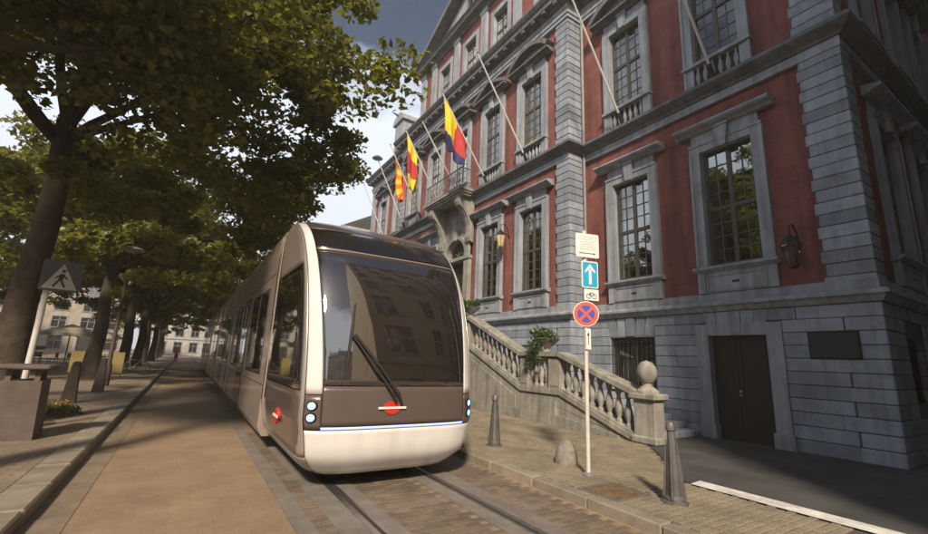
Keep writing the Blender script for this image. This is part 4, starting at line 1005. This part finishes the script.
def sign_frame(px, py, rz):
    c_, s_ = math.cos(rz), math.sin(rz)
    return lambda u, v, z: (px+u*c_-v*s_, py+u*s_+v*c_, z)
sp = empty('sign_post', (5.29, 4.75, .1)); tag(sp, 'slim grey post carrying white, blue and round no stopping signs before the staircase', 'sign')
MB().tube([(5.29, 4.75, .1), (5.29, 4.75, 3.86)], .032, 10).build('post', POLE, sp, smooth=40)
MB().lathe([(.09, 0), (.09, .02), (.05, .05)], 5.29, 4.75, 12, .1).build('base_plate', ZINC, sp)
def rrect(u0, u1, z0, z1, r_):
    q = []
    for cx, cz, a0 in ((u1-r_, z1-r_, 0), (u0+r_, z1-r_, 90), (u0+r_, z0+r_, 180), (u1-r_, z0+r_, 270)):
        for k in range(5): a = R(a0+22.5*k); q.append((cx+r_*math.cos(a), cz+r_*math.sin(a)))
    return q
F1 = sign_frame(5.29, 4.75, R(-15.5))
def plate(name, T, poly, m, par, v0, v1): mb = MB(T); mb.prism(poly, v0, v1, 'y'); return mb.build(name, m, par)
def strokes(name, T, polys, m, par, v0, v1):
    mb = MB(T)
    for p in polys: mb.prism(p, v0, v1, 'y')
    return mb.build(name, m, par)
rc = lambda a, b, c_, d_: [(a, c_), (b, c_), (b, d_), (a, d_)]
ws = plate('information_sign', F1, rrect(-.19, .24, 3.40, 3.80, .03), WHITE, sp, -.055, -.045)
g = random.Random(4); bars = []
for k, zz in enumerate((3.735, 3.695, 3.655, 3.615, 3.575, 3.535)):
    u = -.13+g.uniform(0, .04)
    while u < .17:
        l = g.uniform(.02, .06); bars.append(rc(u, min(u+l, .2), zz, zz+.010)); u += l+.012
strokes('printed_text', F1, bars, GREYP, ws, -.0565, -.055)
strokes('printed_arrow', F1, [rc(-.13, .14, 3.462, 3.474), [(.14, 3.452), (.18, 3.468), (.14, 3.484)]], BLACK, ws, -.057, -.055)
bs_ = plate('one_way_sign', F1, rrect(-.09, .215, 2.90, 3.34, .03), WHITE, sp, -.055, -.045)
plate('blue_field', F1, rrect(-.07, .195, 2.92, 3.32, .02), BLUE, bs_, -.059, -.055)
strokes('white_arrow', F1, [rc(.038, .088, 2.96, 3.20), [(-.03, 3.14), (-.03, 3.18), (.063, 3.29), (.156, 3.18), (.156, 3.14), (.063, 3.22)]], WHITE, bs_, -.062, -.059)
ms = plate('small_plate', F1, rc(-.05, .215, 2.70, 2.88), WHITE, sp, -.055, -.045)
ring = lambda cu, cz, ro, ri: [[(cu+r_*math.cos(a), cz+r_*math.sin(a)) for r_, a in ((ri, 2*math.pi*k/14), (ro, 2*math.pi*k/14), (ro, 2*math.pi*(k+1)/14), (ri, 2*math.pi*(k+1)/14))] for k in range(14)]
def seg2(a, b, w_): d = Vector((b[0]-a[0], b[1]-a[1])).normalized(); n_ = Vector((-d.y, d.x))*w_/2; return [(a[0]-n_.x, a[1]-n_.y), (b[0]-n_.x, b[1]-n_.y), (b[0]+n_.x, b[1]+n_.y), (a[0]+n_.x, a[1]+n_.y)]
for cu in (.03, .135): strokes('wheel_symbol', F1, ring(cu, 2.765, .042, .032), BLACK, ms, -.057, -.055)
strokes('frame_symbol', F1, [seg2((.03, 2.765), (.06, 2.82), .01), seg2((.06, 2.82), (.115, 2.82), .01), seg2((.115, 2.82), (.135, 2.765), .01), seg2((.06, 2.82), (.082, 2.765), .01)], BLACK, ms, -.0585, -.057)
F2 = sign_frame(5.29, 4.75, R(-38))
circ = lambda r_, cz=2.48, n_=28: [(r_*math.cos(2*math.pi*k/n_), cz+r_*math.sin(2*math.pi*k/n_)) for k in range(n_)]
ns = plate('no_stopping_sign', F2, circ(.20), WHITE, sp, -.052, -.042)
plate('red_field', F2, circ(.188), SRED, ns, -.056, -.052)
wd = []
for q in range(4):
    a0 = math.pi/2*q+math.pi/4+.20; a1 = math.pi/2*(q+1)+math.pi/4-.20
    wd.append([(.03*math.cos((a0+a1)/2), 2.48+.03*math.sin((a0+a1)/2))]+[(.135*math.cos(a0+(a1-a0)*k/6), 2.48+.135*math.sin(a0+(a1-a0)*k/6)) for k in range(7)])
strokes('blue_sectors', F2, wd, DBLUE, ns, -.060, -.056)
vp = plate('arrow_plate', F1, rc(-.035, .055, 1.93, 2.25), WHITE, sp, -.055, -.045)
strokes('black_arrow', F1, [rc(.004, .016, 2.0, 2.16), [(-.012, 2.14), (.01, 2.2), (.032, 2.14)]], BLACK, vp, -.057, -.055)

# ------------------------------------------------------------------ left side: trees
def limb(mb, p0, d, length, r0, g, lvl, tips):
    pts = [Vector(p0)]; rad = [r0]; dd = Vector(d).normalized(); n = 6
    for k in range(n):
        dd = (dd+Vector((g.uniform(-.22, .22), g.uniform(-.22, .22), g.uniform(-.05, .16)))).normalized(); pts.append(pts[-1]+dd*length/n); rad.append(r0*(1-.72*(k+1)/n))
    mb.tube(pts, rad, 7 if lvl == 0 else 5)
    tips.append(pts[-1]); tips.append(pts[-2])
    if lvl < 2:
        for k in range(4 if lvl == 0 else 3):
            i = g.randint(2, n-1); a = g.uniform(0, 6.28); nd = (dd*.75+Vector((math.cos(a), math.sin(a), g.uniform(-.1, .5)))*.9).normalized(); limb(mb, pts[i], nd, length*.62, rad[i]*.62, g, lvl+1, tips)
def make_tree(x, y, r0, ht, rx, ry, zc, rz, nleaf, lsize, seed, m, label, lean=(0, 0), fork=5.2, nl=7, off=(0, 0), lf=.34, extra=()):
    g = random.Random(seed); t = empty('lime_tree', (x, y, .1)); tag(t, label, 'tree', 'trees along the street')
    mb = MB(); pts = []; rad = []
    for k in range(9):
        f = k/8; z = .05+f*fork; pts.append((x+lean[0]*f+.05*math.sin(k*1.3+seed), y+lean[1]*f+.05*math.cos(k*1.7+seed), z)); rad.append(r0*(1.25-.25*min(1, f*5))*(1-.42*f))
    mb.tube(pts, rad, 12); top = Vector(pts[-1]); tips = []
    for k in range(nl):
        a = 2*math.pi*k/nl+g.uniform(-.3, .3); el = g.uniform(.35, 1.1); limb(mb, top-Vector((0, 0, g.uniform(0, .7))), (math.cos(a), math.sin(a), el), max(rx, ry)*.75, r0*lf, g, 0, tips)
    limb(mb, top, (.1, .1, 1), ht-fork-2, r0*.6, g, 0, tips)
    mb.build('trunk', BARK, t, smooth=60)
    spots = [(p.x, p.y, p.z, g.uniform(.5, 1.0)) for p in tips if ((p.x-x)/rx)**2+((p.y-y)/ry)**2+((p.z-zc)/rz)**2 < 1.25]
    cnt = int(250*rx*ry/36)
    while len(spots) < cnt:
        a = g.uniform(0, 6.283); u = g.uniform(-1, 1); rr = g.random()**.42; c_ = math.sqrt(1-u*u)
        q = (x+off[0]+rx*rr*c_*math.cos(a), y+off[1]+ry*rr*c_*math.sin(a), zc+rz*rr*u)
        if q[2] < zc-rz*.72+.9*math.sin(q[0]*.9+seed)*math.cos(q[1]*.8): continue
        spots.append((*q, g.uniform(.45, 1.15)))
    for (xa, xb, ya, yb, za, zb, n_) in extra:
        for k in range(n_): spots.append((g.uniform(xa, xb), g.uniform(ya, yb), g.uniform(za, zb), g.uniform(.35, .8)))
    leaf_obj('crown', leaves(nleaf, spots, lsize, seed, .5, .62), m, t, (x, y, zc))
    return t
T1 = make_tree(-2.85, 12.0, .30, 13, 5.6, 5.4, 8.5, 4.4, 104000, .175, 1, LEAF, 'large dark lime tree behind the pedestrian sign and litter bin', fork=6.4, off=(.7, .4), extra=[(-2, 2.4, 8, 12, 8.5, 11.8, 40), (0, 2.6, 9, 11.5, 6.8, 8.8, 24), (-7.5, .5, 8.5, 11.2, 5.6, 8.6, 60), (-8, 0, 11, 16, 4.9, 6.4, 36), (1.2, 3.2, 10.5, 14.5, 5.8, 7.6, 30), (.4, 2.0, 10, 15, 5.0, 6.2, 16)])
T0 = make_tree(-2.9, 6.8, .32, 11, 3.5, 3.2, 8.9, 2.5, 26000, .17, 2, LEAF, 'lime tree whose leafy branches hang out over the street above the tram', lf=.24, fork=5.6, off=(2.8, .9), extra=[(.6, 3.0, 6.8, 9, 7.0, 8.8, 14)])
T2 = make_tree(-3.45, 26.0, .33, 12.5, 6.4, 6.2, 7.9, 4.9, 54000, .25, 3, LEAF2, 'lime tree with yellow board at its foot, beside the street lamp', off=(1.1, 0), extra=[(1.6, 4.4, 22, 29, 6.4, 9.5, 40), (.2, 2.2, 21, 29, 4.6, 6.5, 26), (-9, 0, 20, 25, 3.9, 6.5, 46)])
T3 = make_tree(-3.2, 35.0, .33, 12.5, 6.2, 6.0, 7.7, 5.0, 32000, .29, 4, LEAF2, 'lime tree beside the leaning bicycle', off=(.6, 0))
for i, (yy, xx) in enumerate(((44, -3.1), (53, -3.3), (62, -3.1), (72, -3.2), (83, -3.2))):
    src = (T2, T3)[i % 2]; c = copy_tree(src, (xx-wl(src).x, yy-wl(src).y, 0)); tag(c, ['first', 'second', 'third', 'fourth', 'fifth'][i]+' lime tree of the far row beyond the bicycle', 'tree')
SQ = ['between the pedestal and the ochre house', 'beside the cafe parasols', 'behind the cafe parasols', 'before the ochre house', 'before the white rendered house', 'beyond the cafe toward the far corner', 'before the tan house']
for i, (xx, yy) in enumerate(((-13, 27), (-14, 38), (-13, 52), (-20, 31))):
    src = (T3, T2)[i % 2]; c = copy_tree(src, (xx-wl(src).x, yy-wl(src).y, -.8)); c.scale = (1, 1, .92); tag(c, 'lime tree on the square '+SQ[i], 'tree', 'trees on the square')
    c.location.z = .1
for k, (xx, yy) in enumerate(((-2.85, 12), (-3.45, 26), (-3.2, 35))):
    o = MB().lathe([(.9, 0), (.9, .02), (.6, .05), (.3, .09)], xx, yy, 14, .105).build('tree_pit', SOIL); tag(o, ['earth pit round the trunk behind the litter bin', 'earth pit round the trunk beside the street lamp', 'earth pit round the trunk beside the bicycle'][k], 'soil', kind=None)

# litter bin
lb = empty('litter_bin', (-2.2, 10.4, .12)); tag(lb, 'squat brown concrete litter bin with flat raised lid below the pedestrian sign', 'litter bin')
b = MB(); b.prism([(-2.52, .12), (-1.90, .12), (-1.94, 1.06), (-2.48, 1.06)], 10.1, 10.7, 'y'); b.build('bin_body', BIN, lb)
for a in (-2.42, -2.06):
    for c_ in (10.18, 10.55): MB().box(a, a+.07, c_, c_+.07, 1.06, 1.24).build('lid_post', BIN, lb)
MB().cbox(-2.56, -1.86, 10.04, 10.76, 1.24, 1.32, .025).build('lid', BIN, lb)
MB().box(-2.36, -2.06, 10.2, 10.6, 1.062, 1.07).build('bin_opening', BLACK, lb)
# left bollards
for x, y, lab in ((-2.45, 16.0, 'brown tapered wooden bollard leaning beside the flower bed'), (-2.3, 19.6, 'brown tapered wooden bollard between flower bed and street lamp')):
    o = MB(); h = 1.12
    o.prism([(x-.18, .1), (x+.16, .1), (x+.09, .1+h-.06), (x+.07, .1+h), (x-.05, .1+h), (x-.08, .1+h-.06)], y-.085, y+.085, 'y')
    ob = o.build('bollard', BOLW); tag(ob, lab, 'bollard', 'brown bollards along the trees'); bv = ob.modifiers.new('b', 'BEVEL'); bv.width = .02; bv.segments = 2
# flower bed
fb = empty('flower_bed', (-2.35, 13.4, .12)); tag(fb, 'round bed of yellow flowers on the pavement between bin and bollard', 'flower bed')
MB().lathe([(.62, 0), (.60, .06), (.4, .09), (0, .1)], -2.35, 13.4, 16, .1).build('soil', SOIL, fb)
g = random.Random(3); sp_ = [(-2.35+g.uniform(-.45, .45), 13.4+g.uniform(-.45, .45), .25, .13) for _ in range(26)]
tag(leaf_obj('flower_leaves', leaves(700, sp_, .07, 31), PLANT, fb, (-2.35, 13.4, .2)), kind='stuff')
sp_ = [(a, b, .36, .09) for a, b, c_, d_ in sp_[:16]]
tag(leaf_obj('yellow_blossoms', leaves(160, sp_, .05, 33), PETALY, fb, (-2.35, 13.4, .3)), kind='stuff')
# pedestrian sign
ps = empty('pedestrian_sign', (-2.42, 11.3, .12)); tag(ps, 'square pedestrian crossing sign with white triangle on a pale post by the first trunk', 'sign')
MB().tube([(-2.42, 11.3, .12), (-2.42, 11.3, 2.72)], .05, 10).build('post', POLE, ps, smooth=40)
FP = sign_frame(-2.25, 11.3, R(14))
pb = plate('sign_board', FP, rrect(-.30, .30, 2.68, 3.28, .04), mat('crossing_board', (.075, .08, .095), .5, .1, 5), ps, -.07, -.05)
plate('white_triangle', FP, [(-.26, 2.72), (.26, 2.72), (0, 3.22)], mat('greyed_white', (.5, .48, .44), .6, .1, 5), pb, -.074, -.07)  # triangle white toned down to grey
strokes('walking_figure', FP, [seg2((.01, 3.02), (-.01, 2.90), .07), seg2((-.02, 2.91), (-.10, 2.76), .035), seg2((0, 2.90), (.07, 2.76), .035), seg2((.0, 3.01), (-.09, 2.93), .025), seg2((.02, 3.0), (.09, 2.92), .025)]+[[(.015+.032*math.cos(k*.628), 3.075+.032*math.sin(k*.628)) for k in range(10)]], BLACK, pb, -.077, -.074)
# street lamp
sl = empty('street_lamp', (-2.45, 22.3, .12)); tag(sl, 'tall slender street lamp with shallow dish head under the lime trees', 'street lamp')
MB().tube([(-2.45, 22.3, .1), (-2.45, 22.3, .9), (-2.45, 22.3, 1.0), (-2.45, 22.3, 5.5)], [.14, .13, .085, .055], 10).build('post', BOLW, sl, smooth=30)
MB().lathe([(.06, -.12), (.16, -.06), (.42, .02), (.44, .06), (.30, .14), (.10, .20), (.0, .22)], -2.45, 22.3, 18, 5.58).build('lamp_head', ZINC, sl, smooth=40)
# stone pedestal planter, notice boards
pd = empty('stone_pedestal', (-7.6, 33, .12)); tag(pd, 'tiered brown stone pedestal on the square behind the first trunk', 'pedestal')
MB().cbox(-8.4, -6.8, 32.2, 33.8, .12, .42, .04).build('base_step', BIN, pd); MB().cbox(-8.1, -7.1, 32.5, 33.5, .42, 1.3, .04).build('shaft', BIN, pd); MB().cbox(-8.5, -6.7, 32.1, 33.9, 1.3, 1.5, .05).build('slab', BIN, pd)
for x, y, lab in ((-4.35, 28.5, 'yellow standing board behind the trunk on its square side'), (-2.85, 28.6, 'yellow standing board between trunk and street lamp')):
    r_ = empty('notice_board', (x, y, .12)); tag(r_, lab, 'notice board', 'yellow boards by the tree')
    MB().cbox(x-.3, x+.3, y-.03, y+.03, .3, 1.35, .01).build('panel', YBOARD, r_)
    for a in (-.25, .22): MB().box(x+a, x+a+.03, y-.02, y+.02, .12, .3).build('leg', BOLW, r_)
# bicycle leaning beside the row
def bicycle(x, y, label):
    r_ = empty('bicycle', (x, y, .12)); tag(r_, label, 'bicycle'); z = .12
    for c_ in (-.52, .52):
        mb = MB(); mb.tube([(x+c_+.33*math.cos(t), y, z+.35+.33*math.sin(t)) for t in [2*math.pi*k/22 for k in range(23)]], .022, 6); wo = mb.build('wheel', T_SEAL, r_)
        mb = MB()
        for k in range(8): a = math.pi*k/8; mb.tube([(x+c_-.32*math.cos(a), y, z+.35-.32*math.sin(a)), (x+c_+.32*math.cos(a), y, z+.35+.32*math.sin(a))], .004, 4)
        mb.build('spokes', ZINC, wo)
    mb = MB(); A = (x-.52, y, z+.35); B_ = (x-.05, y, z+.32); C_ = (x-.18, y, z+.82); D_ = (x+.36, y, z+.80); E_ = (x+.52, y, z+.35)
    for a, b in ((A, B_), (A, C_), (B_, C_), (C_, D_), (B_, D_), (D_, E_)): mb.tube([a, b], .018, 6)
    mb.build('frame', GREYIRON, r_)
    MB().tube([(x+.36, y-.28, z+1.02), (x+.33, y-.1, z+1.0), (x+.36, y, z+.8), (x+.33, y+.1, z+1.0), (x+.36, y+.28, z+1.02)], .014, 6).build('handlebar', GREYIRON, r_)
    MB().cbox(x-.34, x-.08, y-.07, y+.07, z+.90, z+.95, .02).build('saddle', BLACK, r_); MB().tube([C_, (x-.2, y, z+.9)], .014, 6).build('seat_post', ZINC, r_)
bicycle(-2.35, 31.0, 'grey bicycle parked on the kerb under the lime trees')
bicycle(-3.6, 32.2, 'second bicycle parked behind the grey one, nearer the trunk')
# cafe parasols
for i, (x, y) in enumerate(((-7.5, 44), (-10.5, 40), (-7.0, 54), (-13.5, 50))):
    r_ = empty('parasol', (x, y, .12)); tag(r_, 'cream cafe parasol '+['beside the kerbside trees and nearest the bicycles', 'nearest the stone pedestal', 'farthest along the street row of trees', 'set back toward the houses of the square'][i], 'parasol', 'cafe parasols')
    MB().tube([(x, y, .12), (x, y, 3.1)], .04, 8).build('pole', BOLW, r_); MB().lathe([(.4, 0), (.4, .08), (.08, .14)], x, y, 10, .12).build('foot', BIN, r_)
    MB().lathe([(1.75, 2.25), (1.75, 2.45), (1.2, 2.75), (.0, 3.15)], x, y, 8).build('canopy', CREAM, r_)
def cafe_chair(x, y, rz):
    c_, s_ = math.cos(rz), math.sin(rz); T = lambda u, v, z: (x+u*c_-v*s_, y+u*s_+v*c_, z+.12)
    r_ = empty('cafe_chair', (x, y, .12)); tag(r_, 'dark cafe chair set out on the square below the parasols', 'chair', 'cafe chairs')
    MB(T).cbox(-.21, .21, -.21, .21, .43, .47, .01).build('seat', BOLW, r_); MB(T).cbox(-.21, .21, .19, .22, .55, .88, .01).build('backrest', BOLW, r_)
    for a in (-.19, .17):
        for b in (-.19, .19): MB(T).box(a, a+.025, b, b+.025, 0, .43 if b < 0 else .88).build('leg', BOLW, r_)
def cafe_table(x, y):
    r_ = empty('cafe_table', (x, y, .12)); tag(r_, 'small round cafe table on the square below the parasols', 'table', 'cafe tables')
    MB().lathe([(.38, .72), (.38, .75), (0, .751)], x, y, 14, .12).build('table_top', CREAM, r_); MB().lathe([(.22, 0), (.22, .03), (.03, .06), (.03, .72)], x, y, 8, .12).build('pedestal', IRON, r_)
for x, y in ((-6.4, 43), (-8.6, 42.5), (-10.2, 38.6), (-11.6, 41), (-6.2, 52.5)):
    cafe_table(x, y)
    for k in range(3): a = k*2.1+x; cafe_chair(x+.75*math.cos(a), y+.75*math.sin(a), a-math.pi/2)

# person far down the street
def person(x, y, label, jacket):
    P = {'pel': (0, 0, .95), 'ch': (0, 0, 1.32), 'nk': (0, 0, 1.48), 'hd': (0, -.01, 1.62), 'tp': (0, -.01, 1.74), 'ls': (-.19, 0, 1.40), 'rs': (.19, 0, 1.40), 'le': (-.25, .04, 1.12), 're': (.25, -.04, 1.12), 'lh': (-.24, -.06, .88), 'rh': (.25, .02, .86),
         'lk': (-.10, -.06, .50), 'rk': (.10, .06, .50), 'lf': (-.10, .02, .07), 'rf': (.10, .16, .09), 'lt': (-.10, -.16, .04), 'rt': (.10, .0, .04)}
    Ed = [('pel', 'ch'), ('ch', 'nk'), ('nk', 'hd'), ('hd', 'tp'), ('ch', 'ls'), ('ls', 'le'), ('le', 'lh'), ('ch', 'rs'), ('rs', 're'), ('re', 'rh'), ('pel', 'lk'), ('lk', 'lf'), ('lf', 'lt'), ('pel', 'rk'), ('rk', 'rf'), ('rf', 'rt')]
    Rr = {'pel': .16, 'ch': .17, 'nk': .065, 'hd': .10, 'tp': .08, 'ls': .08, 'rs': .08, 'le': .055, 're': .055, 'lh': .04, 'rh': .04, 'lk': .075, 'rk': .075, 'lf': .05, 'rf': .05, 'lt': .035, 'rt': .035}
    ks = list(P); me = bpy.data.meshes.new('person'); me.from_pydata([P[k] for k in ks], [(ks.index(a), ks.index(b)) for a, b in Ed], [])
    o = bpy.data.objects.new('person', me); COL.objects.link(o); o.location = (x, y, .02); WL[o] = Vector((x, y, .02))
    o.modifiers.new('skin', 'SKIN')
    for k, s_ in zip(ks, me.skin_vertices[0].data): s_.radius = (Rr[k], Rr[k]); s_.use_root = (k == 'pel')
    o.modifiers.new('sub', 'SUBSURF').levels = 1; o.modifiers['sub'].render_levels = 1
    dg = bpy.context.evaluated_depsgraph_get(); m2 = bpy.data.meshes.new_from_object(o.evaluated_get(dg)); o.modifiers.clear(); o.data = m2
    m2.materials.clear()
    for q in (jacket, FB, WALLS[1], BOLW): m2.materials.append(q)
    for p in m2.polygons:
        z = p.center.z; p.material_index = 3 if z > 1.64 or z < .09 else (2 if z > 1.5 or (abs(p.center.x) > .19 and z < .92) else (0 if z > .9 else 1)); p.use_smooth = True
    tag(o, label, 'person')
person(-.75, 62, 'person in orange jacket and dark trousers walking at the far end of the street', FO)

# ------------------------------------------------------------------ houses
def house(label, axis, pos, u0, u1, dep, z1, floors, bays, wm, rz_h=3.0, sgn=1, lower=3.6):
    """axis 'x': front in plane x=pos looking towards -sgn*x; u = y.  axis 'y': front in plane y=pos, u = x; body lies on +sgn side"""
    T = (lambda u, v, z: (pos+sgn*v, u, z)) if axis == 'x' else (lambda u, v, z: (u, pos+sgn*v, z))
    c = T((u0+u1)/2, dep/2, .1); h = empty('town_house', c); tag(h, label, 'house')
    b = MB(T); W_ = (u1-u0)/bays; hs = []; fh = (z1-lower)/(floors-1)
    for f in range(floors):
        za = .1 if f == 0 else lower+(f-1)*fh+.7; zb = 2.9 if f == 0 else za+fh*.62
        for k in range(bays): uc = u0+W_*(k+.5); hs.append((uc-W_*.24, uc+W_*.24, za if f or k == bays//2 else .8, zb, f, k))
    sheet(b, u0, u1, 0, z1, hs)
    b.add([(u0, 0, 0), (u0, dep, 0), (u0, dep, z1), (u0, 0, z1)], [(0, 1, 2, 3)]); b.add([(u1, 0, 0), (u1, dep, 0), (u1, dep, z1), (u1, 0, z1)], [(0, 1, 2, 3)]); b.add([(u0, dep, 0), (u1, dep, 0), (u1, dep, z1), (u0, dep, z1)], [(0, 1, 2, 3)])
    b.build('wall', wm, h, fix=False)
    r_ = MB(T); r_.prism([(-.35, z1), (dep+.35, z1), (dep*.5, z1+rz_h)], u0+.01, u1-.01, 'x'); ro = r_.build('roof', SLATE, h)
    ch = MB(T); ch.box(u0+.4, u0+1.2, dep*.5-.4, dep*.5+.4, z1+rz_h*.5, z1+rz_h+1.2); ch.build('chimney', WALLS[2], ro)
    co = MB(T); co.box(u0+.005, u1-.005, -.42, 0, z1-.32, z1-.001); co.box(u0+.005, u1-.005, -.22, 0, z1-.55, z1-.32); co.build('cornice', STONE2, h); MB(T).box(u0+.005, u1-.005, -.14, 0, lower-.05, lower+.15).build('string_course', STONE2, h)
    for a, b_, za, zb, f, k in hs:
        dr = (f == 0 and k == bays//2)
        s_ = MB(T)
        s_.box(a-.16, a, -.06, .25, za, zb+.2); s_.box(b_, b_+.16, -.06, .25, za, zb+.2); s_.box(a, b_, -.06, .25, zb, zb+.2)
        if not dr: s_.box(a-.2, b_+.2, -.12, .25, za-.12, za)
        if not dr: s_.box((a+b_)/2-.04, (a+b_)/2+.04, .12, .2, za, zb); s_.box(a, b_, .12, .2, za+(zb-za)*.62, za+(zb-za)*.62+.07)
        wo = s_.build('door' if dr else 'window', STONE2, h)
        g = MB(T); g.add([(a, .17, za), (b_, .17, za), (b_, .17, zb), (a, .17, zb)], [(0, 1, 2, 3)]); g.build('door_leaf' if dr else 'pane', OAK if dr else T_GLASS, wo, fix=False)
    return h
# square side, behind the trees
LW = [('pale grey stone house with tall windows across the square, nearest of its row', 14, 25, 0, 11.5), ('ochre house across the square beside the pale stone house', 25, 34, 1, 13), ('red brick house across the square', 34, 44, 2, 12.5), ('white rendered house across the square', 44, 55, 3, 13.5), ('tan house across the square', 55, 66, 4, 12.5), ('wide grey house at the far corner of the square', 66, 84, 0, 13.5)]
for lab, a, b, wi, z1 in LW: house(lab, 'x', -25, a, b, 10, z1, 4, max(3, round((b-a)/2.9)), WALLS[wi], sgn=-1)
# street end
for lab, a, b, wi, z1 in (('cream house closing the far end of the street', -9, 0, 3, 11), ('pale house at the far end of the street behind the tram', 0, 9, 0, 12.5), ('tan gabled house at the far left end of the street', -20, -9, 4, 12), ('ochre house in the far corner of the square', -32, -20, 1, 12), ('brick house in the far corner of the square', -45, -32, 2, 12)):
    house(lab, 'y', 118 if a > -20 else 96, a, b, 10, z1, 4, 3, WALLS[wi], sgn=1)
# beyond the city hall on the right
for lab, a, b, wi, z1, X in (('pale rendered house beyond the far wing of the city hall', 37, 47, 3, 13, 10.6), ('red brick house after the pale one beyond the city hall', 47, 58, 2, 12, 10.4), ('tan house far along the right side of the street', 58, 72, 4, 13, 10), ('grey house at the far right side of the street', 72, 90, 0, 12.5, 9.5)):
    house(lab, 'x', X, a, b, 10, z1, 4, max(3, round((b-a)/2.9)), WALLS[wi], sgn=1)
# behind the viewer: unseen corner blocks added to shade the hall's near wing, and the houses mirrored in the glass
for lab, ax, pos, a, b, dep, z1, fl, bays, wi, sg in (
        ('unseen tall ochre corner block added to shade the near wing of the city hall', 'y', -1.5, 4.9, 18, 12, 27, 7, 5, 1, -1),
        ('unseen tall brick block added next to the ochre shading block', 'y', -1.7, 18, 32, 12, 25, 7, 5, 2, -1),
        ('cream house facing down the street toward the tram', 'y', -42, -14, -2, 10, 16, 5, 4, 3, -1),
        ('tan house facing down the street toward the tram', 'y', -42, -2, 12, 10, 17, 5, 5, 4, -1),
        ('unseen ochre house added on the left behind the viewer to block low sky', 'x', -16, -36, -19, 10, 16.5, 5, 5, 1, -1),  # unseen side houses, set close and tall to cut low bright sky
        ('unseen red brick house added on the left behind the viewer to block low sky', 'x', -16, -19, -2, 10, 16.5, 5, 6, 2, -1)):
    house(lab, ax, pos, a, b, dep, z1, fl, bays, WALLS[wi], sgn=sg)
# ------------------------------------------------------------------ haze
HAZE = 0.0024
if HAZE:
    hb = MB().box(-330, 330, -310, 350, -1.0, 34).build('haze', new_mat('haze_air')[0]); tag(hb, kind='stuff'); hm = hb.data.materials[0]; t = hm.node_tree
    t.nodes.remove(t.nodes['Principled BSDF']); pv_ = t.nodes.new('ShaderNodeVolumePrincipled'); pv_.inputs['Color'].default_value = (1.0, 0.93, 0.82, 1); pv_.inputs['Density'].default_value = HAZE; pv_.inputs['Anisotropy'].default_value = 0.2
    t.links.new(pv_.outputs[0], t.nodes['Material Output'].inputs['Volume'])
print('stones', nst, 'objects', len(bpy.data.objects))
